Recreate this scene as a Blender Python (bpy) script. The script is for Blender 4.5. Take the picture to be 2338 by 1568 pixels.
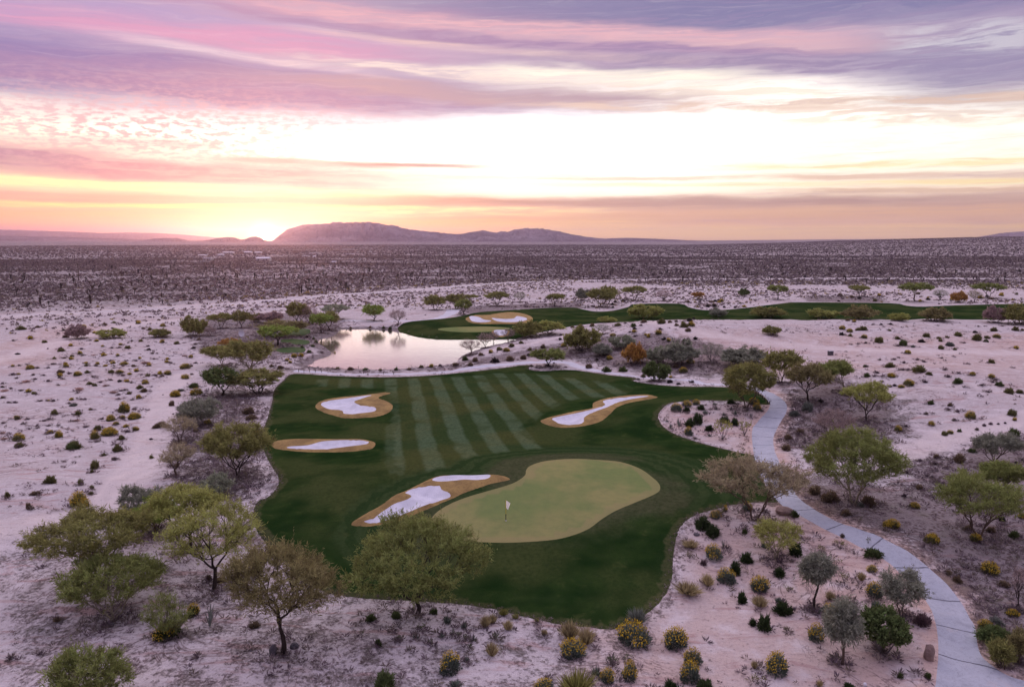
import bpy, math, random
import numpy as np
from mathutils import Vector
from mathutils.geometry import delaunay_2d_cdt

for o in list(bpy.data.objects):
    bpy.data.objects.remove(o)
SC = bpy.context.scene
COL = SC.collection

# ------------------------------------------------------------------ camera
F = 1818.0; CX = 1169.0; CY = 784.0          # focal length and centre in units of a 2338 x 1568 picture
PITCH = math.atan(239.0 / F)
CP, SP = math.cos(PITCH), math.sin(PITCH)
CAMZ = 29.0
cam_d = bpy.data.cameras.new('camera')
cam_d.sensor_width = 36.0
cam_d.lens = F / 2338.0 * 36.0
cam_d.clip_start = 1.0
cam_d.clip_end = 90000.0
cam = bpy.data.objects.new('camera', cam_d)
cam.location = (0, 0, CAMZ)
cam.rotation_euler = (math.radians(90) - PITCH, 0, 0)
COL.objects.link(cam)
SC.camera = cam

# ------------------------------------------------------------------ render settings
SC.view_settings.view_transform = 'Standard'
SC.view_settings.look = 'None'
SC.view_settings.exposure = 0.0
SC.view_settings.gamma = 1.0
SC.view_settings.use_curve_mapping = False
SC.cycles.use_denoising = True
SC.cycles.max_bounces = 6
SC.cycles.diffuse_bounces = 3
SC.cycles.glossy_bounces = 2
SC.cycles.transmission_bounces = 3
SC.cycles.volume_bounces = 0
SC.cycles.use_adaptive_sampling = True
SC.cycles.adaptive_threshold = 0.02

# ------------------------------------------------------------------ node helpers
def lin(c):
    r = []
    for v in c[:3]:
        v = v / 255.0
        r.append(v / 12.92 if v <= 0.04045 else ((v + 0.055) / 1.055) ** 2.4)
    return r

class NT:
    def __init__(s, tree):
        s.t = tree; tree.nodes.clear()
    def n(s, kind, **kw):
        nd = s.t.nodes.new(kind)
        for k, v in kw.items(): setattr(nd, k, v)
        return nd
    def put(s, sock, v):
        if isinstance(v, bpy.types.NodeSocket): s.t.links.new(v, sock)
        elif isinstance(v, (tuple, list)):
            if len(sock.default_value) == 4 and len(v) == 3: v = tuple(v) + (1.0,)
            sock.default_value = v
        else:
            try: sock.default_value = v
            except TypeError: sock.default_value = [v] * len(sock.default_value)
    def m(s, op, a, b=None, c=None, clamp=False):
        nd = s.n('ShaderNodeMath', operation=op, use_clamp=clamp)
        s.put(nd.inputs[0], a)
        if b is not None: s.put(nd.inputs[1], b)
        if c is not None: s.put(nd.inputs[2], c)
        return nd.outputs[0]
    def mix(s, f, a, b, mode='MIX'):
        nd = s.n('ShaderNodeMix', data_type='RGBA', blend_type=mode)
        s.put(nd.inputs[0], f); s.put(nd.inputs[6], a); s.put(nd.inputs[7], b)
        return nd.outputs[2]
    def vec(s, x, y, z=0.0):
        nd = s.n('ShaderNodeCombineXYZ')
        s.put(nd.inputs[0], x); s.put(nd.inputs[1], y); s.put(nd.inputs[2], z)
        return nd.outputs[0]
    def noise(s, v, scale, detail=3.0, rough=0.55, dist=0.0):
        nd = s.n('ShaderNodeTexNoise')
        if v is not None: s.put(nd.inputs['Vector'], v)
        nd.inputs['Scale'].default_value = scale; nd.inputs['Detail'].default_value = detail
        nd.inputs['Roughness'].default_value = rough; nd.inputs['Distortion'].default_value = dist
        return nd.outputs['Fac']
    def voro(s, v, scale, rnd=1.0):
        nd = s.n('ShaderNodeTexVoronoi')
        s.put(nd.inputs['Vector'], v); nd.inputs['Scale'].default_value = scale
        nd.inputs['Randomness'].default_value = rnd
        return nd.outputs['Distance']
    def smooth(s, v, lo, hi):
        nd = s.n('ShaderNodeMapRange', interpolation_type='SMOOTHSTEP')
        s.put(nd.inputs[0], v); nd.inputs[1].default_value = lo; nd.inputs[2].default_value = hi
        return nd.outputs[0]
    def attr(s, name):
        nd = s.n('ShaderNodeAttribute', attribute_name=name)
        return nd.outputs['Fac']
    def ramp(s, v, stops):
        nd = s.n('ShaderNodeValToRGB')
        cr = nd.color_ramp
        while len(cr.elements) < len(stops): cr.elements.new(0.5)
        for e, (p, c) in zip(cr.elements, stops):
            e.position = p; e.color = tuple(c) + (1.0,)
        s.put(nd.inputs[0], v)
        return nd.outputs[0]

# ------------------------------------------------------------------ sky (world)
def px_dir(x, y):
    a = (x - CX) / F; b = (y - CY) / F
    d = np.array([a, CP - b * SP, -SP - b * CP]); d /= np.linalg.norm(d)
    return d
def px_sky(x, y):
    d = px_dir(x, y)
    return math.degrees(math.atan2(d[0], d[1])), math.degrees(math.asin(d[2]))
SUN_AZ, SUN_EL = px_sky(610, 549)[0], 0.9
SKY_GAIN = 1.0
world = bpy.data.worlds.new('World'); SC.world = world; world.use_nodes = True
def build_world():
    N = NT(world.node_tree)
    tc = N.n('ShaderNodeTexCoord').outputs['Generated']
    sp = N.n('ShaderNodeSeparateXYZ'); N.put(sp.inputs[0], tc)
    X, Y, Z = sp.outputs
    az = N.m('MULTIPLY', N.m('ARCTAN2', X, Y), 57.2958)
    el = N.m('MULTIPLY', N.m('ARCSINE', Z), 57.2958)
    # large soft warp
    w1 = N.noise(N.vec(N.m('MULTIPLY', az, 0.05), N.m('MULTIPLY', el, 0.28), 3.1), 1.6, 4.0, 0.55)
    w2 = N.noise(N.vec(N.m('MULTIPLY', az, 0.055), N.m('MULTIPLY', el, 0.45), 9.7), 2.2, 5.0, 0.6)
    hscale = N.smooth(el, 0.0, 7.0)
    wamp = N.m('ADD', 0.45, N.m('MULTIPLY', hscale, 1.25))
    elw = N.m('ADD', el, N.m('MULTIPLY', N.m('SUBTRACT', w1, 0.5), wamp))
    elw = N.m('ADD', elw, N.m('MULTIPLY', N.m('SUBTRACT', w2, 0.5), N.m('MULTIPLY', wamp, 0.55)))
    azw = N.m('ADD', az, N.m('MULTIPLY', N.m('SUBTRACT', w2, 0.5), 18.0))
    # streaks
    s1 = N.noise(N.vec(N.m('MULTIPLY', azw, 0.05), N.m('MULTIPLY', elw, 1.15), 0.4), 1.5, 7.0, 0.62)
    s2 = N.noise(N.vec(N.m('MULTIPLY', az, 0.16), N.m('MULTIPLY', elw, 1.9), 5.4), 1.7, 6.0, 0.6)
    mott = N.noise(N.vec(N.m('MULTIPLY', az, 0.85), N.m('MULTIPLY', el, 2.6), 1.4), 1.5, 4.0, 0.6)
    streak = N.smooth(s1, 0.36, 0.64)
    streak2 = N.smooth(s2, 0.38, 0.62)
    px_el = lambda y: px_sky(1169, y)[1]
    stops = [(-1, (255, 205, 150)), (0.1, (255, 210, 150)), (px_el(515), (240, 192, 165)), (px_el(480), (230, 182, 170)),
             (px_el(445), (250, 222, 190)), (px_el(385), (255, 234, 190)), (px_el(260), (255, 248, 236)),
             (px_el(205), (240, 218, 216)), (px_el(140), (208, 176, 198)), (px_el(70), (196, 166, 192)), (px_el(0), (178, 164, 192)),
             (30, (206, 190, 198)), (60, (192, 182, 200)), (90, (186, 180, 204))]
    full = [((e + 1) / 91.0, lin(c)) for e, c in stops]
    base = N.ramp(N.m('DIVIDE', N.m('ADD', elw, 1.0), 91.0), full)
    # x, y, half width, half height, colour, strength, streakiness, gain, slope (px down per px right)
    B = [
        (500, 285, 620, 48, (255, 238, 222), 0.9, 0.35, 1.1, 0),
        (1350, 312, 900, 92, (255, 254, 246), 1.0, 0.05, 2.0, 0),
        (1150, 400, 560, 48, (255, 252, 238), 1.0, 0.1, 1.4, 0),
        (2150, 340, 420, 60, (255, 250, 230), 0.9, 0.25, 1.15, 0),
        (1750, 215, 700, 26, (248, 228, 205), 0.8, 0.6, 1.0, .05),
        (2150, 262, 360, 16, (240, 212, 190), 0.7, 0.7, 1, .03),
        (250, 160, 800, 74, (96, 92, 168), 1.0, 0.12, 1, .02),
        (560, 200, 780, 30, (138, 106, 164), 0.9, 0.2, 1, .03),
        (1100, 218, 460, 17, (176, 146, 164), 0.9, 0.4, 1, .05),
        (200, 26, 560, 36, (156, 138, 192), 0.9, 0.2, 1, 0),
        (450, 78, 430, 20, (206, 138, 184), 0.85, 0.5, 1, .02),
        (900, 34, 440, 24, (190, 136, 176), 0.8, 0.5, 1, .03),
        (1750, 18, 800, 44, (116, 110, 158), 1.0, 0.12, 1, .03),
        (1250, 68, 620, 16, (226, 172, 184), 0.9, 0.35, 1, .06),
        (1700, 108, 460, 14, (222, 172, 180), 0.8, 0.4, 1, .05),
        (1250, 104, 620, 11, (150, 116, 164), 0.9, 0.35, 1, .07),
        (1250, 124, 460, 7, (236, 202, 196), 0.8, 0.5, 1, .07),
        (1850, 152, 640, 26, (140, 118, 162), 0.95, 0.2, 1, .05),
        (2360, 120, 280, 76, (140, 128, 168), 0.95, 0.2, 1, 0),
        (2250, 80, 150, 26, (206, 200, 212), 0.75, 0.9, 1, .1),
        (580, 132, 240, 8, (214, 196, 214), 0.8, 0.6, 1, .08),
        (980, 160, 260, 13, (240, 222, 216), 0.85, 0.5, 1.0, .06),
        (1400, 172, 260, 14, (255, 246, 226), 0.9, 0.3, 1.15, .05),
        (300, 385, 520, 28, (158, 112, 160), 1.0, 0.12, 1, .02),
        (700, 370, 200, 6.5, (158, 116, 150), 0.85, 0.3, 1, .02),
        (930, 376, 150, 3.4, (140, 112, 140), 0.9, 0.0, 1, .02),
        (90, 322, 360, 13, (226, 182, 194), 0.8, 0.5, 1, 0),
        (250, 422, 560, 9, (255, 238, 180), 1.0, 0.3, 1.2, .02),
        (300, 454, 560, 13, (214, 160, 160), 0.95, 0.2, 1, .01),
        (480, 472, 460, 5, (255, 232, 150), 0.9, 0.3, 1.15, 0),
        (2180, 400, 330, 8, (222, 192, 180), 0.8, 0.5, 1, .02),
        (2200, 432, 330, 6, (216, 180, 160), 0.8, 0.5, 1, .01),
        (1600, 464, 900, 13, (176, 142, 142), 1.0, 0.2, 1, .01),
        (1050, 484, 300, 10, (255, 236, 180), 0.95, 0.6, 1.3, 0),
        (1850, 494, 760, 17, (220, 176, 142), 0.95, 0.15, 1.08, 0),
        (1700, 530, 1100, 13, (255, 216, 112), 1.0, 0.1, 1.25, 0),
        (1100, 512, 340, 11, (255, 216, 130), 0.8, 0.4, 1.05, 0),
        (1900, 236, 520, 8, (222, 186, 168), 0.75, 0.8, 1, .03),
        (1500, 408, 520, 4, (232, 196, 176), 0.65, 0.85, 1, .01),
        (2150, 372, 380, 7, (255, 232, 178), 0.8, 0.5, 1.05, .01),
        (2000, 418, 560, 5, (255, 226, 166), 0.8, 0.5, 1.05, .01),
        (1650, 250, 380, 6, (236, 206, 192), 0.6, 0.9, 1, .05),
        (60, 496, 420, 18, (250, 196, 150), 0.9, 0.2, 1, 0),
        (40, 530, 420, 10, (240, 158, 166), 0.85, 0.1, 1, 0),
    ]
    col = base
    for i, (x, y, sx, sy, c, st, k, g, sl) in enumerate(B):
        a0, e0 = px_sky(x, y)
        sa, se = sx * 0.0315, sy * 0.0315
        da = N.m('DIVIDE', N.m('SUBTRACT', az, a0), sa)
        ev = elw if sy > 9 else N.m('ADD', el, N.m('MULTIPLY', N.m('SUBTRACT', w2, 0.5), 0.45))
        if sl: ev = N.m('ADD', ev, N.m('MULTIPLY', N.m('SUBTRACT', az, a0), sl))
        de = N.m('DIVIDE', N.m('SUBTRACT', ev, e0), se)
        r2 = N.m('ADD', N.m('POWER', N.m('ABSOLUTE', da), 4.0), N.m('POWER', N.m('ABSOLUTE', de), 3.0))
        gs = N.m('EXPONENT', N.m('MULTIPLY', r2, -0.7))
        sk = streak if i % 2 == 0 else streak2
        fac = N.m('MULTIPLY', gs, N.m('ADD', 1 - k, N.m('MULTIPLY', sk, k * 1.5)), clamp=True)
        fac = N.m('MULTIPLY', fac, st)
        cc = [v * g for v in lin(c)]
        col = N.mix(fac, col, tuple(cc))
    # mottled altocumulus, upper left of centre and faint elsewhere
    a0, e0 = px_sky(330, 292)
    da = N.m('DIVIDE', N.m('SUBTRACT', az, a0), 11.0); de = N.m('DIVIDE', N.m('SUBTRACT', el, e0), 1.9)
    gm = N.m('EXPONENT', N.m('MULTIPLY', N.m('ADD', N.m('MULTIPLY', da, da), N.m('MULTIPLY', de, de)), -0.7))
    mm = N.m('MULTIPLY', N.smooth(mott, 0.44, 0.60), N.m('MULTIPLY', gm, 0.95))
    col = N.mix(mm, col, tuple(lin((206, 164, 184))))
    # fine streak contrast everywhere
    fs = N.noise(N.vec(N.m('MULTIPLY', azw, 0.09), N.m('MULTIPLY', elw, 3.4), 7.7), 1.6, 6.0, 0.65)
    col = N.mix(N.m('MULTIPLY', N.smooth(fs, 0.5, 0.75), 0.30), col, tuple(lin((176, 140, 176))))
    col = N.mix(N.m('MULTIPLY', N.smooth(fs, 0.52, 0.25), 0.10), col, (1.15, 1.0, 0.9))
    # glow round the sun
    sd = px_sky(607, 547)
    def glow(sa, se, c, st, col, p=1.0):
        da = N.m('DIVIDE', N.m('SUBTRACT', az, sd[0]), sa); de = N.m('DIVIDE', N.m('SUBTRACT', el, sd[1]), se)
        r = N.m('ADD', N.m('MULTIPLY', da, da), N.m('MULTIPLY', de, de))
        if p != 1.0: r = N.m('POWER', r, p)
        g = N.m('MULTIPLY', N.m('EXPONENT', N.m('MULTIPLY', r, -1.0)), st)
        return N.mix(g, col, c)
    col = glow(7.0, 0.75, (1.15, 0.80, 0.34), 0.85, col)
    col = glow(3.0, 1.1, (1.45, 0.85, 0.20), 0.95, col, 0.85)
    col = glow(1.2, 0.85, (1.7, 1.25, 0.42), 1.0, col)
    col = glow(0.75, 0.75, (5.0, 4.2, 2.6), 1.0, col)
    col = glow(0.32, 0.32, (26.0, 19.0, 8.0), 1.0, col)
    # the far side of the sky, away from the sunset, is dimmer
    back = N.smooth(Y, 0.45, -0.6)
    col = N.mix(N.m('MULTIPLY', back, 0.85), col, tuple(lin((108, 98, 140))))
    sky = N.n('ShaderNodeTexSky', sky_type='NISHITA')
    sky.sun_disc = False
    sky.sun_elevation = math.radians(SUN_EL); sky.sun_rotation = math.radians(SUN_AZ)
    sky.altitude = 100.0
    over = N.m('ADD', 1.0, N.m('MULTIPLY', N.smooth(el, 18.0, 48.0), 1.9))  # unseen upper sky boosted to put more light on the ground
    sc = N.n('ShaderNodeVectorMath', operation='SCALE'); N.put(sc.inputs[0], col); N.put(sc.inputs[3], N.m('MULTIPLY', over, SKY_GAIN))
    ns = N.n('ShaderNodeVectorMath', operation='SCALE'); N.put(ns.inputs[0], sky.outputs[0]); ns.inputs[3].default_value = 0.05
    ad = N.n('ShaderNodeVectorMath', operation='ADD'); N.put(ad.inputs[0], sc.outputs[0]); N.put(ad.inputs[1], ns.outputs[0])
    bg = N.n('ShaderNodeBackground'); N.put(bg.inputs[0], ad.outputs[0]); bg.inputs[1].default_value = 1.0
    out = N.n('ShaderNodeOutputWorld'); N.t.links.new(bg.outputs[0], out.inputs[0])
build_world()
world.cycles.sampling_method = 'MANUAL'
world.cycles.sample_map_resolution = 1024

sun_d = bpy.data.lights.new('sun', 'SUN')
sun_d.energy = 0.9; sun_d.angle = math.radians(0.5); sun_d.color = (1.0, 0.50, 0.26)
sun = bpy.data.objects.new('sun', sun_d); COL.objects.link(sun)
_az, _el = math.radians(SUN_AZ), math.radians(SUN_EL)
sdir = Vector((math.sin(_az) * math.cos(_el), math.cos(_az) * math.cos(_el), math.sin(_el)))
sun.rotation_euler = sdir.to_track_quat('Z', 'Y').to_euler()

# ------------------------------------------------------------------ terrain height
def _hash(ix, iy, seed):
    h = (ix.astype(np.int64) * 374761393 + iy.astype(np.int64) * 668265263 + seed * 1442695041) & 0x7fffffff
    h = ((h ^ (h >> 13)) * 1274126177) & 0x7fffffff
    return ((h ^ (h >> 16)) & 0xffff) / 65535.0
def vnoise(x, y, seed=0):
    ix, iy = np.floor(x), np.floor(y); fx, fy = x - ix, y - iy
    fx = fx * fx * (3 - 2 * fx); fy = fy * fy * (3 - 2 * fy)
    a = _hash(ix, iy, seed); b = _hash(ix + 1, iy, seed); c = _hash(ix, iy + 1, seed); d = _hash(ix + 1, iy + 1, seed)
    return (a * (1 - fx) + b * fx) * (1 - fy) + (c * (1 - fx) + d * fx) * fy
def fbm(x, y, oct=4, seed=0, gain=0.5):
    s = 0.0; a = 1.0; t = 0.0
    for i in range(oct):
        s = s + a * vnoise(x * 2 ** i + 17.3 * i, y * 2 ** i - 9.1 * i, seed + i); t += a; a *= gain
    return s / t
def sstep(v, lo, hi):
    t = np.clip((v - lo) / (hi - lo), 0, 1); return t * t * (3 - 2 * t)
def plane_xy(pts, z=0.0):
    p = np.asarray(pts, float); a = (p[:, 0] - CX) / F; b = (p[:, 1] - CY) / F
    k = (CAMZ - z) / (SP + b * CP)
    return np.stack([a * k, (CP - b * SP) * k], 1)
BUMPS = [  # x px, y px, sigma across, sigma along (m), height
    (1260, 1140, 18, 12.5, 2.4), (1500, 975, 13, 9, 1.8), (930, 1130, 10, 8, 1.0), (860, 930, 12, 10, 0.9), (730, 1020, 14, 6, 0.9),
    (2420, 1010, 30, 34, 5.0), (2140, 930, 22, 11, 3.3), (1100, 742, 22, 14, 1.6), (1520, 800, 26, 14, 3.0), (500, 1180, 16, 12, 0.7),
    (1950, 1330, 12, 12, 0.9), (620, 1500, 20, 8, 1.2), (60, 1130, 18, 8, 0.8), (1150, 1500, 20, 6, 0.7), (1650, 960, 10, 8, 0.7),
]
_BX = [plane_xy([(b[0], b[1])])[0] for b in BUMPS]
def h_base(x, y):
    r = np.hypot(x, y)
    z = np.zeros_like(x)
    for (bx, by), b in zip(_BX, BUMPS):
        z = z + b[4] * np.exp(-0.5 * (((x - bx) / b[2]) ** 2 + ((y - by) / b[3]) ** 2))
    dy = y - 232.0
    prof = np.where(dy < 0, np.exp(-0.5 * (dy / 42.0) ** 2), np.exp(-0.5 * (dy / 19.0) ** 2))
    z = z + 5.0 * sstep(x, 10, 46) * prof * (0.93 + 0.14 * vnoise(x / 40.0, x * 0, 5))
    # the big green steps down to the wash below it
    near = sstep(y, 76, 50)
    z = z - 2.4 * near
    # plain rises to the right far away
    az = np.degrees(np.arctan2(x, y))
    z = z + sstep(r, 700, 3600) * 36.0 * sstep(az, 10, 34)
    z = z + sstep(r, 3000, 9000) * 4.0 * sstep(az, -5, -25)
    z = z + (fbm(x / 140, y / 140, 3, 11) - 0.5) * 3.0 * sstep(r, 320, 800)
    return z
def px_ground(pts, hf=None):
    hf = hf or h_base
    p = np.asarray(pts, float).reshape(-1, 2)
    a = (p[:, 0] - CX) / F; b = (p[:, 1] - CY) / F
    d = np.stack([a, CP - b * SP, -SP - b * CP], 1)
    ts = np.geomspace(25, 12000, 420)
    lo = np.full(len(p), 25.0); hi = np.full(len(p), 12000.0); done = np.zeros(len(p), bool)
    prev = np.full(len(p), 25.0)
    for t in ts:
        z = CAMZ + d[:, 2] * t
        below = (z < hf(d[:, 0] * t, d[:, 1] * t)) & ~done
        lo[below] = prev[below]; hi[below] = t; done |= below
        prev[:] = t
    for _ in range(18):
        m = (lo + hi) / 2
        bl = CAMZ + d[:, 2] * m < hf(d[:, 0] * m, d[:, 1] * m)
        hi = np.where(bl, m, hi); lo = np.where(bl, lo, m)
    return np.stack([d[:, 0] * hi, d[:, 1] * hi], 1)

def spline(p, closed=True, per=6):
    p = np.asarray(p, float); n = len(p); out = []
    for i in range(n if closed else n - 1):
        if closed: a, b, c, d = p[(i - 1) % n], p[i], p[(i + 1) % n], p[(i + 2) % n]
        else: a, b, c, d = p[max(i - 1, 0)], p[i], p[i + 1], p[min(i + 2, n - 1)]
        for k in range(per):
            t = k / per
            out.append(0.5 * ((2 * b) + (-a + c) * t + (2 * a - 5 * b + 4 * c - d) * t * t + (-a + 3 * b - 3 * c + d) * t ** 3))
    if not closed: out.append(p[-1])
    return np.array(out)
def resample(p, closed=True, jit=0.0, seed=0):
    q = np.vstack([p, p[:1]]) if closed else p
    out = []
    for a, b in zip(q[:-1], q[1:]):
        L = np.linalg.norm(b - a); step = max(0.35, np.linalg.norm(a) / 260.0)
        k = max(1, int(round(L / step)))
        for j in range(k): out.append(a + (b - a) * j / k)
    if not closed: out.append(q[-1])
    out = np.array(out)
    if jit:
        rg = np.random.RandomState(seed); out = out + (rg.rand(*out.shape) - 0.5) * 2 * jit
    return out
def strip(p, w):
    p = spline(p, False, 5); t = np.gradient(p, axis=0); t /= np.linalg.norm(t, axis=1)[:, None] + 1e-9
    n = np.stack([-t[:, 1], t[:, 0]], 1) * (w / 2 if np.isscalar(w) else (np.interp(np.linspace(0, 1, len(p)), np.linspace(0, 1, len(w)), w) / 2)[:, None])
    return np.vstack([p + n, (p - n)[::-1]])
def inside(x, y, poly):
    r = np.zeros(len(x), bool); px, py = poly[:, 0], poly[:, 1]; j = len(poly) - 1
    bb = (x >= px.min()) & (x <= px.max()) & (y >= py.min()) & (y <= py.max())
    idx = np.nonzero(bb)[0]; xs, ys = x[idx], y[idx]; rr = np.zeros(len(idx), bool)
    for i in range(len(poly)):
        c = ((py[i] > ys) != (py[j] > ys))
        with np.errstate(divide='ignore', invalid='ignore'):
            xi = (px[j] - px[i]) * (ys - py[i]) / (py[j] - py[i]) + px[i]
        rr ^= c & (xs < xi); j = i
    r[idx] = rr
    return r
def dist_poly(x, y, poly, closed=True, lim=60.0):
    """unsigned distance to a polyline (lim: far points keep this value)"""
    d = np.full(len(x), lim)
    m = (x > poly[:, 0].min() - lim) & (x < poly[:, 0].max() + lim) & (y > poly[:, 1].min() - lim) & (y < poly[:, 1].max() + lim)
    idx = np.nonzero(m)[0]
    if not len(idx): return d
    xs, ys = x[idx], y[idx]; dd = np.full(len(idx), lim)
    q = np.vstack([poly, poly[:1]]) if closed else poly
    for a, b in zip(q[:-1], q[1:]):
        ab = b - a; L = ab @ ab + 1e-9
        t = np.clip(((xs - a[0]) * ab[0] + (ys - a[1]) * ab[1]) / L, 0, 1)
        dd = np.minimum(dd, np.hypot(xs - a[0] - t * ab[0], ys - a[1] - t * ab[1]))
    d[idx] = dd
    return d
def sdf(x, y, poly, lim=60.0):
    d = dist_poly(x, y, poly, True, lim); return np.where(inside(x, y, poly), -d, d)

# ------------------------------------------------------------------ outlines (px of the 2338 x 1568 picture -> ground)
def c5(L): return [(748.2 + a * .4337, 888.4 + b * .4337) for a, b in L]
def c2(L): return [(748.2 + a * .34, 467.6 + b * .34) for a, b in L]
WATER_Z = -0.7
POND = spline(plane_xy([(785, 752), (772, 758), (760, 768), (735, 774), (727, 782), (744, 794), (756, 805), (752, 812), (733, 819), (717, 825), (712, 831), (703, 836),
    (750, 841), (816, 843), (884, 844), (952, 839), (1003, 834), (1040, 829), (1047, 819), (1064, 808), (1088, 799), (1122, 789), (1156, 782), (1180, 775),
    (1149, 774), (1088, 775), (1037, 775), (986, 774), (945, 768), (918, 760), (884, 753), (830, 751)], WATER_Z), True, 3)
TURF = [(672, 853), (760, 858), (860, 861), (950, 859), (1030, 853), (1122, 843), (1204, 833), (1208, 843), (1240, 847), (1290, 844), (1330, 847), (1390, 856), (1452, 863),
    (1447, 870), (1500, 878), (1560, 882), (1640, 883), (1690, 888), (1730, 897), (1757, 921), (1735, 923), (1700, 917), (1640, 915), (1580, 915), (1530, 921), (1508, 938), (1503, 955),
    (1520, 978), (1560, 998), (1620, 1016), (1690, 1033), (1722, 1042), (1738, 1085), (1755, 1120), (1776, 1145), (1740, 1146), (1700, 1148), (1640, 1160), (1590, 1175), (1560, 1195), (1545, 1222), (1538, 1262),
    (1535, 1310), (1524, 1350), (1495, 1385), (1450, 1415), (1395, 1436), (1340, 1431), (1280, 1425), (1200, 1408), (1130, 1391), (1040, 1378), (950, 1372), (870, 1368), (791, 1361), (735, 1348), (690, 1312),
    (640, 1272), (600, 1232), (577, 1185), (588, 1145), (616, 1131), (637, 1096), (616, 1057), (598, 1015), (599, 985), (612, 950), (622, 915), (626, 890), (648, 868)]
GREEN = c5([(1045, 430), (1070, 405), (1150, 381), (1280, 370), (1420, 375), (1540, 386), (1640, 420), (1700, 460), (1743, 500), (1748, 535), (1710, 562), (1620, 600), (1520, 642), (1440, 690), (1380, 735),
    (1300, 770), (1200, 795), (1050, 808), (900, 812), (750, 805), (660, 790), (590, 752), (545, 710), (565, 660), (640, 610), (740, 570), (860, 535), (960, 505), (1010, 480), (1040, 455)])
BUNK = {
 'near': (c5([(125, 715), (150, 690), (220, 650), (290, 610), (350, 565), (420, 535), (500, 495), (570, 465), (650, 458), (760, 458), (850, 455), (920, 460), (958, 478), (920, 490), (860, 502), (780, 530), (700, 560),
     (640, 587), (560, 620), (490, 652), (410, 685), (330, 710), (230, 725), (150, 725)]),
     [c5([(192, 712), (240, 700), (290, 665), (350, 625), (420, 600), (440, 580), (410, 565), (430, 548), (480, 535), (545, 527), (588, 527), (602, 550), (648, 571), (590, 598), (520, 622), (450, 652), (390, 677), (310, 703), (240, 715)]),
      c5([(550, 495), (580, 480), (650, 472), (760, 465), (846, 466), (850, 485), (790, 496), (720, 494), (650, 501), (580, 504)])]),
 'right': (c5([(1120, 172), (1140, 160), (1200, 145), (1290, 125), (1388, 106), (1397, 76), (1450, 58), (1560, 42), (1690, 36), (1738, 45), (1700, 55), (1600, 72), (1530, 95), (1490, 130), (1450, 165), (1390, 188), (1300, 203), (1220, 205), (1150, 190)]),
     [c5([(1182, 168), (1230, 155), (1330, 135), (1400, 117), (1460, 96), (1450, 74), (1530, 58), (1640, 48), (1688, 50), (1600, 64), (1520, 84), (1470, 108), (1400, 133), (1352, 160), (1345, 188), (1290, 198), (1230, 197), (1200, 184)])]),
 'upper': ([(720, 930), (733, 917), (776, 910), (830, 905), (883, 898), (889, 900), (864, 909), (887, 919), (897, 930), (887, 943), (857, 953), (792, 956), (760, 949), (735, 941)],
     [[(733, 929), (746, 921), (795, 914), (848, 907), (826, 915), (809, 922), (822, 930), (855, 935), (855, 944), (820, 949), (787, 950), (780, 942), (750, 939)]]),
 'left': ([(617, 1014), (629, 1009), (672, 1005), (737, 1005), (790, 1005), (826, 1005), (852, 1010), (857, 1018), (844, 1027), (792, 1033), (748, 1034), (694, 1033), (650, 1029), (625, 1023)],
     [[(655, 1026), (703, 1023), (737, 1014), (795, 1011), (837, 1013), (837, 1020), (792, 1026), (761, 1030), (730, 1031), (677, 1029)]]),
 'far': (c2([(928, 775), (940, 757), (980, 746), (1060, 745), (1150, 731), (1250, 725), (1340, 740), (1375, 760), (1368, 785), (1300, 800), (1150, 802), (990, 799)]),
     [c2([(952, 755), (1000, 757), (1040, 775), (1098, 786), (1060, 796), (990, 794), (958, 778)]), c2([(1102, 768), (1180, 774), (1250, 770), (1270, 755), (1320, 763), (1337, 780), (1260, 795), (1140, 790)])]),
 'shore': (c2([(1105, 848), (1150, 843), (1215, 846), (1212, 868), (1160, 876), (1112, 868)]), [c2([(1118, 852), (1150, 848), (1203, 851), (1200, 866), (1160, 871), (1124, 866)])]),
}
g_turf = spline(px_ground(TURF), True, 4)
g_green = spline(px_ground(GREEN), True, 4)
g_bunk = {k: (spline(px_ground(r), True, 4), [spline(px_ground(s), True, 4) for s in ss]) for k, (r, ss) in BUNK.items()}
g_fgreen = spline(px_ground(c2([(740, 838), (800, 826), (950, 820), (1100, 820), (1225, 830), (1150, 850), (950, 858), (800, 850)])), True, 4)
g_fturf = spline(plane_xy([(908, 747), (960, 736), (1010, 732), (1060, 720), (1100, 712), (1180, 707), (1250, 703), (1310, 702), (1330, 706), (1360, 711), (1400, 709), (1436, 700), (1450, 694), (1550, 693), (1572, 701),
    (1600, 707), (1640, 708), (1700, 703), (1790, 692), (1830, 690), (2030, 692), (2070, 698), (2110, 700), (2180, 697), (2338, 693), (2480, 690), (2480, 738), (2200, 738), (1900, 737), (1500, 738), (1400, 741), (1310, 750), (1240, 760), (1190, 768),
    (1140, 771), (1060, 772), (1010, 771), (960, 768), (930, 761)], 0.0), True, 3)
g_tees = [spline(px_ground(t), True, 3) for t in ([(654, 752), (680, 750), (704, 752), (708, 760), (690, 767), (660, 766)], [(640, 778), (660, 774), (700, 774), (707, 779), (700, 784), (660, 785)],
    [(628, 800), (650, 793), (690, 792), (698, 798), (690, 805), (650, 807)])]
LEFT_E = [(2125, 1680), (2136, 1568), (2142, 1495), (2138, 1435), (2121, 1378), (2082, 1331), (2017, 1274), (1930, 1227), (1826, 1175), (1778, 1146), (1742, 1095), (1724, 1049), (1717, 997), (1720, 970), (1733, 955), (1754, 934), (1757, 921), (1745, 905), (1722, 889)]
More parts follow.
